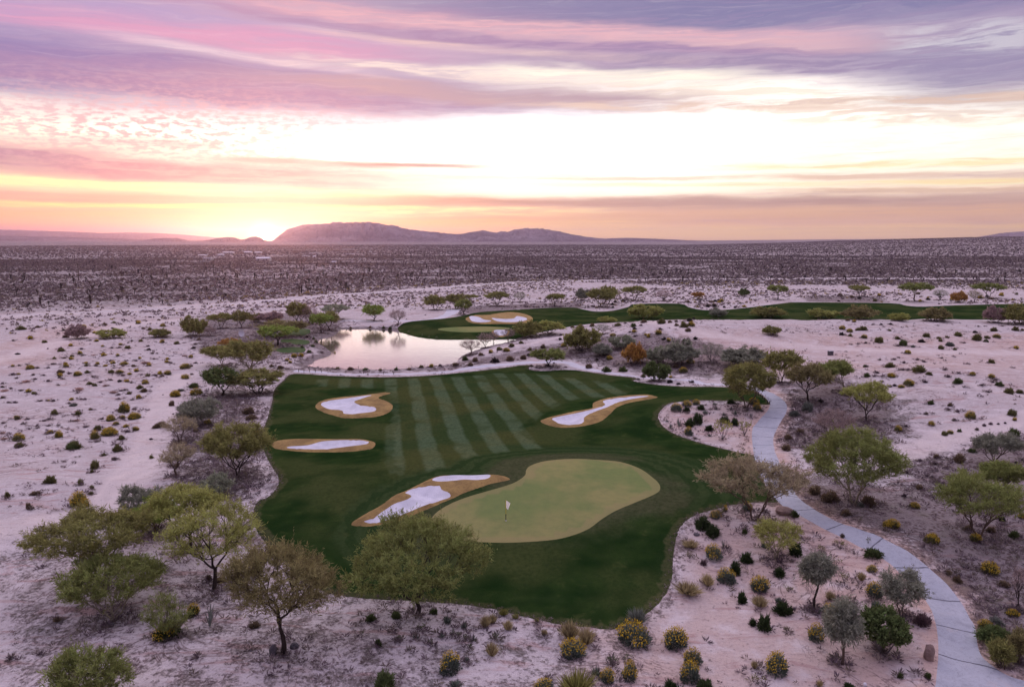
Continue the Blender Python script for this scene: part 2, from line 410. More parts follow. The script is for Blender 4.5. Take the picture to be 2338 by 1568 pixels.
RIGHT_E = [(1742, 889), (1787, 912), (1797, 934), (1780, 965), (1766, 995), (1769, 1031), (1780, 1056), (1800, 1098), (1830, 1140), (1874, 1170), (1930, 1196), (2017, 1231), (2103, 1279), (2160, 1326), (2199, 1374), (2225, 1426), (2233, 1487),
    (2251, 1517), (2290, 1543), (2338, 1558), (2420, 1575), (2420, 1680)]
g_path = spline(px_ground(LEFT_E + RIGHT_E), True, 4)
g_path2 = strip(px_ground([(672, 845), (760, 851), (860, 855), (950, 853), (1030, 847), (1122, 837), (1200, 829), (1262, 826), (1300, 829), (1330, 839), (1380, 849), (1462, 859), (1590, 870), (1680, 880), (1738, 893)]), [1.7, 1.7, 1.6, 1.6, 3.0, 2.6, 1.7, 1.6, 1.6])
g_path3 = strip(px_ground([(780, 732), (850, 734), (930, 733), (985, 729), (1012, 724), (1032, 712), (1036, 706)]), [2.5, 2.5, 4.0, 6.0])
g_road = strip(plane_xy([(-200, 731), (0, 722), (150, 715), (299, 708), (442, 700), (578, 690), (748, 675), (918, 664), (1003, 657), (1122, 647), (1258, 641), (1394, 638.5), (1600, 637), (2400, 636)]), [7, 7, 8, 10, 14])
ROADL = plane_xy([(-300, 735), (0, 722), (150, 715), (299, 708), (442, 700), (578, 690), (748, 675), (918, 664), (1003, 657), (1122, 647), (1258, 641), (1394, 644), (1600, 655), (1900, 652), (2600, 655)])
g_tracks = [(px_ground(spline([(-60, 1216), (80, 1196), (170, 1180), (240, 1148), (300, 1090), (350, 1010), (372, 930), (392, 880), (450, 838)], False, 6)), 2.8),
            (px_ground(spline([(2062, 1042), (2130, 1012), (2200, 985), (2338, 956), (2420, 945)], False, 6)), 2.4),
            (px_ground(spline([(1000, 829), (1090, 807), (1170, 791), (1240, 777), (1300, 765), (1340, 748)], False, 6)), 1.7),
            (px_ground(spline([(-40, 830), (80, 800), (130, 780), (230, 758), (330, 738), (520, 722), (760, 706)], False, 6)), 4.0),
            (px_ground(spline([(1490, 735), (1560, 745), (1600, 760), (1800, 785), (2000, 800), (2338, 806)], False, 6)), 3.0),
            (px_ground(spline([(1950, 900), (2050, 885), (2180, 882), (2338, 905)], False, 6)), 1.0)]
def H(x, y):
    x = np.asarray(x, float); y = np.asarray(y, float); sh = x.shape; x = x.ravel(); y = y.ravel()
    z = h_base(x, y)
    r = np.hypot(x, y)
    turfd = np.minimum(sdf(x, y, g_turf, 8.0), sdf(x, y, g_fturf, 8.0))
    rough = sstep(turfd, 0.0, 4.0) * sstep(r, 3000, 600)
    z = z + rough * ((fbm(x / 9, y / 9, 3, 3) - 0.5) * 1.1 + (fbm(x / 2.2, y / 2.2, 2, 8) - 0.5) * 0.30)
    z = z + sstep(turfd, 0.0, -3.0) * 0.10
    for k, (rim, sands) in g_bunk.items():
        dr = sdf(x, y, rim, 6.0)
        z = z + 0.32 * sstep(dr, 0.1, -0.9)
        for s in sands:
            ds = sdf(x, y, s, 6.0)
            z = z - 0.50 * sstep(ds, 0.02, -1.6) - 0.06 * (ds < -0.02)
    dp = sdf(x, y, POND, 12.0)
    k = sstep(dp, 0.0, 9.0)
    z = np.where(dp <= 0, WATER_Z, WATER_Z + (z - WATER_Z) * k + 0.25 * sstep(dp, 0, 0.6) * (1 - k))
    return z.reshape(sh)
_TA = np.radians(np.arange(-52, 52.01, 0.22)); _TR = np.log(25.0) + np.arange(0, 620) * 0.0102
_AA, _RR = np.meshgrid(_TA, np.exp(_TR)); _TZ = H(_RR * np.sin(_AA), _RR * np.cos(_AA))
def h_fast(x, y):
    x = np.asarray(x, float); y = np.asarray(y, float)
    a = (np.arctan2(x, y) - _TA[0]) / (_TA[1] - _TA[0]); r = (np.log(np.hypot(x, y) + 1e-9) - _TR[0]) / (_TR[1] - _TR[0])
    a = np.clip(a, 0, len(_TA) - 1.001); r = np.clip(r, 0, len(_TR) - 1.001)
    i = a.astype(int); j = r.astype(int); u = a - i; v = r - j
    return (_TZ[j, i] * (1 - u) + _TZ[j, i + 1] * u) * (1 - v) + (_TZ[j + 1, i] * (1 - u) + _TZ[j + 1, i + 1] * u) * v
def at(x, y):
    """picture position -> point on the finished ground and its depth"""
    a = (x - CX) / F; b = (y - CY) / F
    d = (a, CP - b * SP, -SP - b * CP)
    t = np.geomspace(25, 9000, 700); z = CAMZ + d[2] * t; h = h_fast(d[0] * t, d[1] * t)
    k = int(np.argmax(z < h)) if (z < h).any() else len(t) - 1
    t0, t1 = t[max(k - 1, 0)], t[k]; g0 = CAMZ + d[2] * t0 - float(h[max(k - 1, 0)]); g1 = CAMZ + d[2] * t1 - float(h[k])
    tt = t0 + (t1 - t0) * (g0 / (g0 - g1) if g0 != g1 else 0)
    gx, gy = d[0] * tt, d[1] * tt; z = float(h_fast(gx, gy))
    return Vector((gx, gy, z)), gy * CP - (z - CAMZ) * SP

# ------------------------------------------------------------------ materials
def mat(name):
    m = bpy.data.materials.new(name); m.use_nodes = True
    return m, NT(m.node_tree)
def finish(N, col, rough=0.9, bump=None, bdist=0.05, bstr=0.6, spec=0.2, trans=0.0, metal=0.0):
    p = N.n('ShaderNodeBsdfPrincipled')
    N.put(p.inputs['Base Color'], col); N.put(p.inputs['Roughness'], rough)
    p.inputs['Specular IOR Level'].default_value = spec; p.inputs['Metallic'].default_value = metal
    if bump is not None:
        b = N.n('ShaderNodeBump'); b.inputs['Strength'].default_value = bstr; b.inputs['Distance'].default_value = bdist
        N.put(b.inputs['Height'], bump); N.t.links.new(b.outputs[0], p.inputs['Normal'])
    o = N.n('ShaderNodeOutputMaterial')
    if trans:
        t = N.n('ShaderNodeBsdfTranslucent'); N.put(t.inputs[0], col)
        mx = N.n('ShaderNodeMixShader'); mx.inputs[0].default_value = trans
        N.t.links.new(p.outputs[0], mx.inputs[1]); N.t.links.new(t.outputs[0], mx.inputs[2]); N.t.links.new(mx.outputs[0], o.inputs[0])
    else: N.t.links.new(p.outputs[0], o.inputs[0])
def objpos(N): 
    return N.n('ShaderNodeNewGeometry').outputs['Position']

def m_ground():
    m, N = mat('desert_sand'); P = objpos(N)
    brush = N.attr('brush'); track = N.attr('track'); far = N.attr('far'); pink = N.attr('pink')
    n1 = N.noise(P, 0.05, 4); n2 = N.noise(P, 0.45, 5, 0.65); n3 = N.noise(P, 3.2, 4, 0.7); n4 = N.noise(P, 14.0, 3, 0.7)
    pale = (0.535, 0.483, 0.472); rosy = (0.58, 0.42, 0.345)
    pk = N.m('ADD', pink, N.m('MULTIPLY', N.m('SUBTRACT', n1, 0.5), 1.4))
    pk = N.m('ADD', pk, N.m('MULTIPLY', N.m('SUBTRACT', n2, 0.5), 0.8), clamp=True)
    c = N.mix(pk, pale, rosy)
    c = N.mix(N.m('MULTIPLY', N.smooth(n3, 0.45, 0.72), 0.5), c, (0.31, 0.235, 0.215))
    c = N.mix(N.m('MULTIPLY', N.smooth(n4, 0.5, 0.75), 0.5), c, (0.24, 0.18, 0.165))
    c = N.mix(N.m('MULTIPLY', N.smooth(n2, 0.52, 0.34), 0.5), c, (0.70, 0.635, 0.62))
    # flattened washes of darker crust running across the slope
    st = N.n('ShaderNodeMapping'); N.put(st.inputs[0], P); st.inputs['Scale'].default_value = (0.16, 0.75, 1.0); st.inputs['Rotation'].default_value = (0, 0, 0.16)
    n5 = N.noise(st.outputs[0], 1.0, 6, 0.7, 0.6)
    c = N.mix(N.m('MULTIPLY', N.smooth(n5, 0.53, 0.66), 0.75), c, (0.40, 0.26, 0.235))
    er = N.noise(P, 0.13, 6, 0.62, 2.2); el_ = N.smooth(N.m('ABSOLUTE', N.m('SUBTRACT', er, 0.5)), 0.02, 0.003)
    c = N.mix(N.m('MULTIPLY', N.m('MULTIPLY', el_, N.smooth(n1, 0.46, 0.58)), 0.75), c, (0.20, 0.145, 0.135))
    # litter and low dry growth
    bn = N.m('ADD', N.m('MULTIPLY', n2, 0.5), N.m('MULTIPLY', n3, 0.5))
    cover = N.smooth(N.m('SUBTRACT', N.m('ADD', bn, N.m('MULTIPLY', brush, 0.42)), 0.62), 0.0, 0.16)
    litter = N.mix(N.smooth(n4, 0.35, 0.65), (0.085, 0.062, 0.062), (0.165, 0.12, 0.113))
    litter = N.mix(N.smooth(n2, 0.5, 0.7), litter, (0.085, 0.078, 0.048))
    lv = N.voro(P, 0.8); lv2 = N.voro(P, 2.6)
    gap = N.m('MULTIPLY', N.smooth(lv, 0.75, 0.35), N.smooth(lv2, 0.62, 0.30))
    c = N.mix(N.m('MULTIPLY', cover, N.m('ADD', 0.62, N.m('MULTIPLY', gap, 0.36))), c, litter)
    tr = N.m('MULTIPLY', track, N.smooth(N.m('ADD', n2, N.m('MULTIPLY', n3, 0.4)), 0.35, 0.75))
    c = N.mix(N.m('MULTIPLY', tr, 0.9), c, (0.66, 0.58, 0.54))
    # pebbles
    v = N.voro(P, 1.5); 
    c = N.mix(N.m('MULTIPLY', N.smooth(v, 0.16, 0.10), 0.5), c, (0.16, 0.13, 0.12))
    # distant scrub too far off to be modelled
    vf = N.voro(P, 0.09); nf = N.noise(P, 0.035, 5, 0.7); nb = N.noise(P, 0.004, 4, 0.6)
    mk = N.smooth(N.m('ADD', vf, N.m('MULTIPLY', nf, 0.9)), 1.08, 0.75)
    scr = N.mix(N.smooth(nf, 0.4, 0.6), (0.125, 0.098, 0.10), (0.19, 0.145, 0.145))
    open_ = N.smooth(nb, 0.56, 0.66)
    fm = N.m('MULTIPLY', N.m('MULTIPLY', far, mk), N.m('SUBTRACT', 0.92, N.m('MULTIPLY', open_, 0.35)))
    c = N.mix(fm, c, scr)
    hgt = N.m('ADD', N.m('MULTIPLY', n3, 0.7), N.m('MULTIPLY', n4, 0.25))
    hgt = N.m('ADD', hgt, N.m('MULTIPLY', n5, 1.2))
    hgt = N.m('ADD', hgt, N.m('MULTIPLY', cover, 0.9))
    finish(N, c, 1.0, hgt, 0.22, 0.9, 0.0)
    return m
def m_turf():
    m, N = mat('mown_turf'); P = objpos(N)
    gd = N.attr('green_d'); fw = N.attr('mown'); ang = math.radians(-9.0)
    mp = N.n('ShaderNodeSeparateXYZ'); N.put(mp.inputs[0], P)
    u = N.m('SUBTRACT', N.m('MULTIPLY', mp.outputs[0], math.cos(ang)), N.m('MULTIPLY', mp.outputs[1], math.sin(ang)))
    nw = N.noise(P, 0.12, 3)
    u = N.m('ADD', u, N.m('MULTIPLY', nw, 1.1))
    st = N.smooth(N.m('SINE', N.m('MULTIPLY', u, 2 * math.pi / 4.6)), -0.45, 0.45)
    rings = N.smooth(N.m('SINE', N.m('MULTIPLY', N.m('ADD', gd, nw), 2 * math.pi / 2.1)), -0.4, 0.4)
    n1 = N.noise(P, 0.3, 4, 0.6); n2 = N.noise(P, 2.4, 5, 0.7); n3 = N.noise(P, 16.0, 3, 0.7); n0 = N.noise(P, 0.07, 3)
    rough = N.mix(N.smooth(n1, 0.35, 0.7), (0.009, 0.026, 0.006), (0.026, 0.050, 0.012))
    rough = N.mix(N.smooth(n0, 0.42, 0.62), rough, (0.050, 0.064, 0.020))
    dk = N.mix(N.smooth(n0, 0.40, 0.62), (0.034, 0.056, 0.018), (0.062, 0.070, 0.022))
    lt = N.mix(N.smooth(n0, 0.40, 0.62), (0.088, 0.130, 0.070), (0.104, 0.130, 0.062))  # light mowing stripes: sky sheen on the bent blades put into the colour
    fair = N.mix(N.m('MULTIPLY', N.m('MULTIPLY', st, N.m('ADD', 0.35, N.m('MULTIPLY', N.noise(P, 0.9, 5, 0.75), 0.9))), N.smooth(N.m('ADD', nw, N.m('MULTIPLY', n1, 0.5)), 0.45, 0.75)), dk, lt)
    k = N.smooth(N.m('ADD', fw, N.m('MULTIPLY', N.m('SUBTRACT', n1, 0.5), 0.25)), 0.35, 0.65)
    c = N.mix(k, rough, fair)
    ap = N.smooth(gd, 9.5, 7.5)
    apc = N.mix(N.m('MULTIPLY', rings, 0.5), (0.024, 0.045, 0.014), (0.052, 0.075, 0.028))
    apc = N.mix(N.m('MULTIPLY', N.smooth(gd, 4.4, 3.0), N.m('MULTIPLY', N.smooth(n0, 0.42, 0.55), 0.6)), apc, (0.09, 0.085, 0.045))
    c = N.mix(N.m('MULTIPLY', ap, N.attr('apron')), c, apc)
    edge = N.smooth(N.m('ADD', N.attr('edge'), N.m('MULTIPLY', n2, 0.8)), 0.9, 0.3)
    c = N.mix(N.m('MULTIPLY', edge, 0.55), c, (0.10, 0.095, 0.045))
    c = N.mix(N.m('MULTIPLY', N.smooth(n2, 0.38, 0.66), 0.5), c, (0.012, 0.028, 0.008))
    pt = N.noise(P, 0.6, 6, 0.75, 0.6); c = N.mix(N.m('MULTIPLY', N.smooth(pt, 0.55, 0.72), 0.4), c, (0.075, 0.085, 0.028))
    c = N.mix(N.m('MULTIPLY', N.smooth(n3, 0.5, 0.8), 0.25), c, (0.09, 0.12, 0.05))
    finish(N, c, 1.0, N.m('ADD', n3, N.m('MULTIPLY', n2, 0.6)), 0.07, 0.7, 0.0)
    return m
def m_simple(name, c1, c2, s1, c3=None, s2=8.0, rough=0.9, bump=0.03, spec=0.2, metal=0.0, k3=0.4):
    m, N = mat(name); P = N.n('ShaderNodeTexCoord').outputs['Object']
    n1 = N.noise(P, s1, 5, 0.65); n2 = N.noise(P, s2, 4, 0.7)
    c = N.mix(N.smooth(n1, 0.35, 0.65), c1, c2)
    if c3: c = N.mix(N.m('MULTIPLY', N.smooth(n2, 0.5, 0.75), k3), c, c3)
    finish(N, c, rough, N.m('ADD', n2, N.m('MULTIPLY', n1, 0.4)), bump, 0.6, spec, 0, metal)
    return m
def m_green():
    m, N = mat('putting_turf'); P = objpos(N)
    n0 = N.noise(P, 0.09, 4, 0.6); n1 = N.noise(P, 1.2, 5, 0.7); n2 = N.noise(P, 9.0, 4, 0.75)
    c = N.mix(N.smooth(n0, 0.42, 0.62), (0.160, 0.200, 0.070), (0.240, 0.232, 0.090))
    c = N.mix(N.m('MULTIPLY', N.smooth(n1, 0.4, 0.7), 0.3), c, (0.105, 0.145, 0.06))
    c = N.mix(N.m('MULTIPLY', N.smooth(n2, 0.5, 0.8), 0.35), c, (0.25, 0.25, 0.13))
    ed = N.attr('edge')
    c = N.mix(N.m('MULTIPLY', N.smooth(ed, 0.7, 0.2), 0.5), c, (0.26, 0.215, 0.10))
    finish(N, c, 1.0, n2, 0.02, 0.5, 0.0)
    return m
def m_rim():
    m, N = mat('dormant_golden_grass'); P = objpos(N)
    n0 = N.noise(P, 0.5, 4, 0.6); n1 = N.noise(P, 3.5, 5, 0.7); n2 = N.noise(P, 18.0, 3, 0.75)
    c = N.mix(N.smooth(n0, 0.35, 0.65), (0.42, 0.285, 0.105), (0.27, 0.18, 0.07))
    c = N.mix(N.m('MULTIPLY', N.smooth(n1, 0.45, 0.7), 0.55), c, (0.155, 0.095, 0.042))
    c = N.mix(N.m('MULTIPLY', N.smooth(n2, 0.5, 0.75), 0.5), c, (0.44, 0.30, 0.13))
    finish(N, c, 0.9, N.m('ADD', n2, n1), 0.14, 0.9, 0.1)
    return m
def m_bunker():
    m, N = mat('white_bunker_sand'); P = objpos(N)
    n1 = N.noise(P, 0.8, 4, 0.6); n2 = N.noise(P, 4.0, 5, 0.7)
    w = N.n('ShaderNodeTexWave'); N.put(w.inputs[0], P); w.inputs['Scale'].default_value = 1.6; w.inputs['Distortion'].default_value = 6.0
    c = N.mix(N.smooth(n1, 0.35, 0.65), (0.64, 0.64, 0.69), (0.54, 0.54, 0.585))
    c = N.mix(N.m('MULTIPLY', N.smooth(n2, 0.55, 0.75), 0.35), c, (0.46, 0.45, 0.48))
    finish(N, c, 0.95, N.m('ADD', n2, N.m('MULTIPLY', w.outputs[1], 0.35)), 0.05, 0.7, 0.1)
    return m
def m_path():
    m, N = mat('concrete_cart_path'); P = objpos(N)
    n0 = N.noise(P, 0.25, 4, 0.6); n1 = N.noise(P, 2.0, 6, 0.7); n2 = N.noise(P, 20.0, 3)
    c = N.mix(N.smooth(n0, 0.35, 0.65), (0.36, 0.38, 0.425), (0.43, 0.445, 0.48))
    c = N.mix(N.m('MULTIPLY', N.smooth(n1, 0.45, 0.72), 0.45), c, (0.25, 0.26, 0.29))
    c = N.mix(N.m('MULTIPLY', N.smooth(n2, 0.5, 0.8), 0.25), c, (0.52, 0.52, 0.53))
    s = N.attr('along'); jw = N.m('ADD', s, N.m('MULTIPLY', N.m('SUBTRACT', n1, 0.5), 0.25))
    fr = N.m('ABSOLUTE', N.m('SUBTRACT', N.m('FRACT', N.m('DIVIDE', jw, 4.3)), 0.5))
    joint = N.smooth(fr, 0.478, 0.49)
    cr = N.noise(P, 0.55, 6, 0.75, 1.5); crk = N.smooth(N.m('ABSOLUTE', N.m('SUBTRACT', cr, 0.5)), 0.010, 0.002)
    stn = N.noise(P, 0.7, 5, 0.8, 0.8)
    c = N.mix(N.m('MULTIPLY', N.smooth(stn, 0.5, 0.7), 0.5), c, (0.23, 0.235, 0.26))
    c = N.mix(N.m('MULTIPLY', N.smooth(stn, 0.42, 0.3), 0.35), c, (0.50, 0.44, 0.42))
    c = N.mix(N.m('MULTIPLY', joint, 0.85), c, (0.09, 0.09, 0.11))
    c = N.mix(N.m('MULTIPLY', crk, 0.45), c, (0.14, 0.14, 0.16))
    finish(N, c, 0.8, N.m('SUBTRACT', n1, N.m('MULTIPLY', joint, 2.0)), 0.03, 0.5, 0.25)
    return m
def m_water():
    m, N = mat('pond_water'); P = objpos(N)
    mp = N.n('ShaderNodeMapping'); N.put(mp.inputs[0], P); mp.inputs['Scale'].default_value = (1.0, 0.45, 1.0); mp.inputs['Rotation'].default_value = (0, 0, 0.35)
    n1 = N.noise(mp.outputs[0], 1.1, 4, 0.6); n2 = N.noise(P, 0.09, 3)
    p = N.n('ShaderNodeBsdfPrincipled'); p.inputs['Base Color'].default_value = (0.05, 0.05, 0.045, 1)
    p.inputs['Roughness'].default_value = 0.04; p.inputs['IOR'].default_value = 1.33; p.inputs['Specular IOR Level'].default_value = 0.5
    g = N.n('ShaderNodeBsdfGlossy'); g.inputs['Color'].default_value = (0.95, 0.95, 1.0, 1); g.inputs['Roughness'].default_value = 0.12
    b = N.n('ShaderNodeBump'); b.inputs['Strength'].default_value = 0.4; b.inputs['Distance'].default_value = 0.05
    N.put(b.inputs['Height'], N.m('MULTIPLY', n1, N.m('ADD', 0.35, n2)))
    for q in (p, g): N.t.links.new(b.outputs[0], q.inputs['Normal'])
    fr = N.n('ShaderNodeFresnel'); fr.inputs[0].default_value = 3.2; N.t.links.new(b.outputs[0], fr.inputs[1])
    mx = N.n('ShaderNodeMixShader'); N.t.links.new(fr.outputs[0], mx.inputs[0]); N.t.links.new(p.outputs[0], mx.inputs[1]); N.t.links.new(g.outputs[0], mx.inputs[2])
    o = N.n('ShaderNodeOutputMaterial'); N.t.links.new(mx.outputs[0], o.inputs[0])
    return m
def m_leaf():
    m, N = mat('foliage'); oi = N.n('ShaderNodeObjectInfo'); v = N.attr('v')
    c = N.mix(v, oi.outputs['Color'], (0, 0, 0)); 
    hs = N.n('ShaderNodeHueSaturation'); N.put(hs.inputs['Color'], oi.outputs['Color'])
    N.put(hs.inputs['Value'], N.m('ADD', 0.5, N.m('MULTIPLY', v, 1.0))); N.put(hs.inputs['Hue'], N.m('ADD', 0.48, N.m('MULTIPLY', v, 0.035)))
    hs.inputs['Saturation'].default_value = 1.0
    finish(N, hs.outputs[0], 0.9, None, 0, 0, 0.08, 0.4)
    return m
def m_bark():
    m, N = mat('bark'); oi = N.n('ShaderNodeObjectInfo'); P = N.n('ShaderNodeTexCoord').outputs['Object']
    n = N.noise(P, 6.0, 4, 0.7)
    hs = N.n('ShaderNodeHueSaturation'); N.put(hs.inputs['Color'], oi.outputs['Color']); N.put(hs.inputs['Value'], N.m('ADD', 0.6, N.m('MULTIPLY', n, 0.8)))
    finish(N, hs.outputs[0], 0.9, n, 0.03, 0.6, 0.15)
    return m
def m_scrub():
    m, N = mat('scrub_mix'); v = N.attr('v')
    c = N.ramp(v, [(0.0, (0.10, 0.074, 0.082)), (0.25, (0.205, 0.152, 0.168)), (0.5, (0.175, 0.148, 0.11)), (0.7, (0.31, 0.24, 0.25)), (0.86, (0.18, 0.155, 0.07)), (0.93, (0.33, 0.24, 0.05)), (1.0, (0.42, 0.31, 0.08))])  # dry scrub tones, leaned mauve to carry distance haze and sky cast
    finish(N, c, 0.85, None, 0, 0, 0.1, 0.15)
    return m
def m_cloth():
    m, N = mat('flag_cloth'); n = N.noise(objpos(N), 4.0); finish(N, N.mix(n, (0.90, 0.90, 0.92), (0.84, 0.84, 0.86)), 0.9, None, 0, 0, 0.1, 0.6)
    return m
M = dict(ground=m_ground(), turf=m_turf(), green=m_green(), rim=m_rim(), bunker=m_bunker(), path=m_path(), water=m_water(), leaf=m_leaf(), bark=m_bark(), scrub=m_scrub(),
         road=m_simple('weathered_road', (0.46, 0.42, 0.42), (0.54, 0.48, 0.47), 0.2, (0.36, 0.33, 0.33), 2.0),
         path_light=m_simple('pale_concrete', (0.52, 0.52, 0.555), (0.58, 0.57, 0.60), 0.3, (0.45, 0.44, 0.47), 2.0),
         tee=m_simple('tee_turf', (0.035, 0.075, 0.018), (0.06, 0.095, 0.026), 0.3, (0.02, 0.05, 0.012), 3.0),
         flower=m_simple('yellow_blossom', (0.62, 0.42, 0.03), (0.50, 0.36, 0.05), 3.0),
         rock=m_simple('desert_rock', (0.22, 0.15, 0.125), (0.33, 0.24, 0.20), 1.5, (0.12, 0.085, 0.075), 9.0, 0.9, 0.08),
         darkrock=m_simple('dark_rock', (0.075, 0.07, 0.075), (0.13, 0.115, 0.12), 1.5, (0.05, 0.045, 0.045), 9.0, 0.9, 0.08),
         white=m_simple('white_paint', (0.78, 0.77, 0.78), (0.70, 0.69, 0.70), 0.5),
         cloth=m_cloth(),
         yellow=m_simple('yellow_paint', (0.62, 0.50, 0.07), (0.55, 0.43, 0.06), 3.0, rough=0.5),
         black=m_simple('black_paint', (0.022, 0.022, 0.022), (0.035, 0.034, 0.033), 3.0, rough=0.7),
         steel=m_simple('grey_metal', (0.34, 0.34, 0.36), (0.42, 0.42, 0.43), 1.0, rough=0.45),
         roof=m_simple('pale_metal_roof', (0.72, 0.70, 0.74), (0.60, 0.58, 0.62), 0.3),
         wallm=m_simple('stucco_wall', (0.48, 0.42, 0.40), (0.56, 0.50, 0.48), 0.3),
         wood=m_simple('weathered_wood', (0.075, 0.055, 0.045), (0.12, 0.09, 0.075), 1.0),
         glass=m_simple('dark_window', (0.03, 0.03, 0.035), (0.05, 0.05, 0.06), 1.0, rough=0.2))

# ------------------------------------------------------------------ mesh helpers
def mesh_np(name, V, Fc, attrs=None, m=None, smooth=False, mats=None, mi=None):
    V = np.asarray(V, np.float32); Fc = np.asarray(Fc, np.int32)
    me = bpy.data.meshes.new(name); k = Fc.shape[1]
    me.vertices.add(len(V)); me.vertices.foreach_set('co', V.ravel())
    me.loops.add(Fc.size); me.loops.foreach_set('vertex_index', Fc.ravel())
    me.polygons.add(len(Fc)); me.polygons.foreach_set('loop_start', np.arange(len(Fc), dtype=np.int32) * k)
    me.update(calc_edges=True)
    me.polygons.foreach_set('use_smooth', np.full(len(Fc), smooth))
    for a, v in (attrs or {}).items():
        at_ = me.attributes.new(a, 'FLOAT', 'POINT'); at_.data.foreach_set('value', np.asarray(v, np.float32))
    if m: me.materials.append(m)
    for q in (mats or []): me.materials.append(q)
    if mi is not None: me.polygons.foreach_set('material_index', np.asarray(mi, np.int32))
    return me
def link(name, me, parent=None, loc=None):
    o = bpy.data.objects.new(name, me); COL.objects.link(o)
    if parent: o.parent = parent
    if loc is not None: o.location = loc
    return o
def tag(o, label=None, cat=None, group=None, kind=None):
    if label: o['label'] = label
    if cat: o['category'] = cat
    if group: o['group'] = group
    if kind: o['kind'] = kind
    return o
def empty(name, loc, rz=0.0):
    o = bpy.data.objects.new(name, None); COL.objects.link(o); o.location = loc; o.rotation_euler = (0, 0, rz); o.empty_display_size = 0.3
    return o

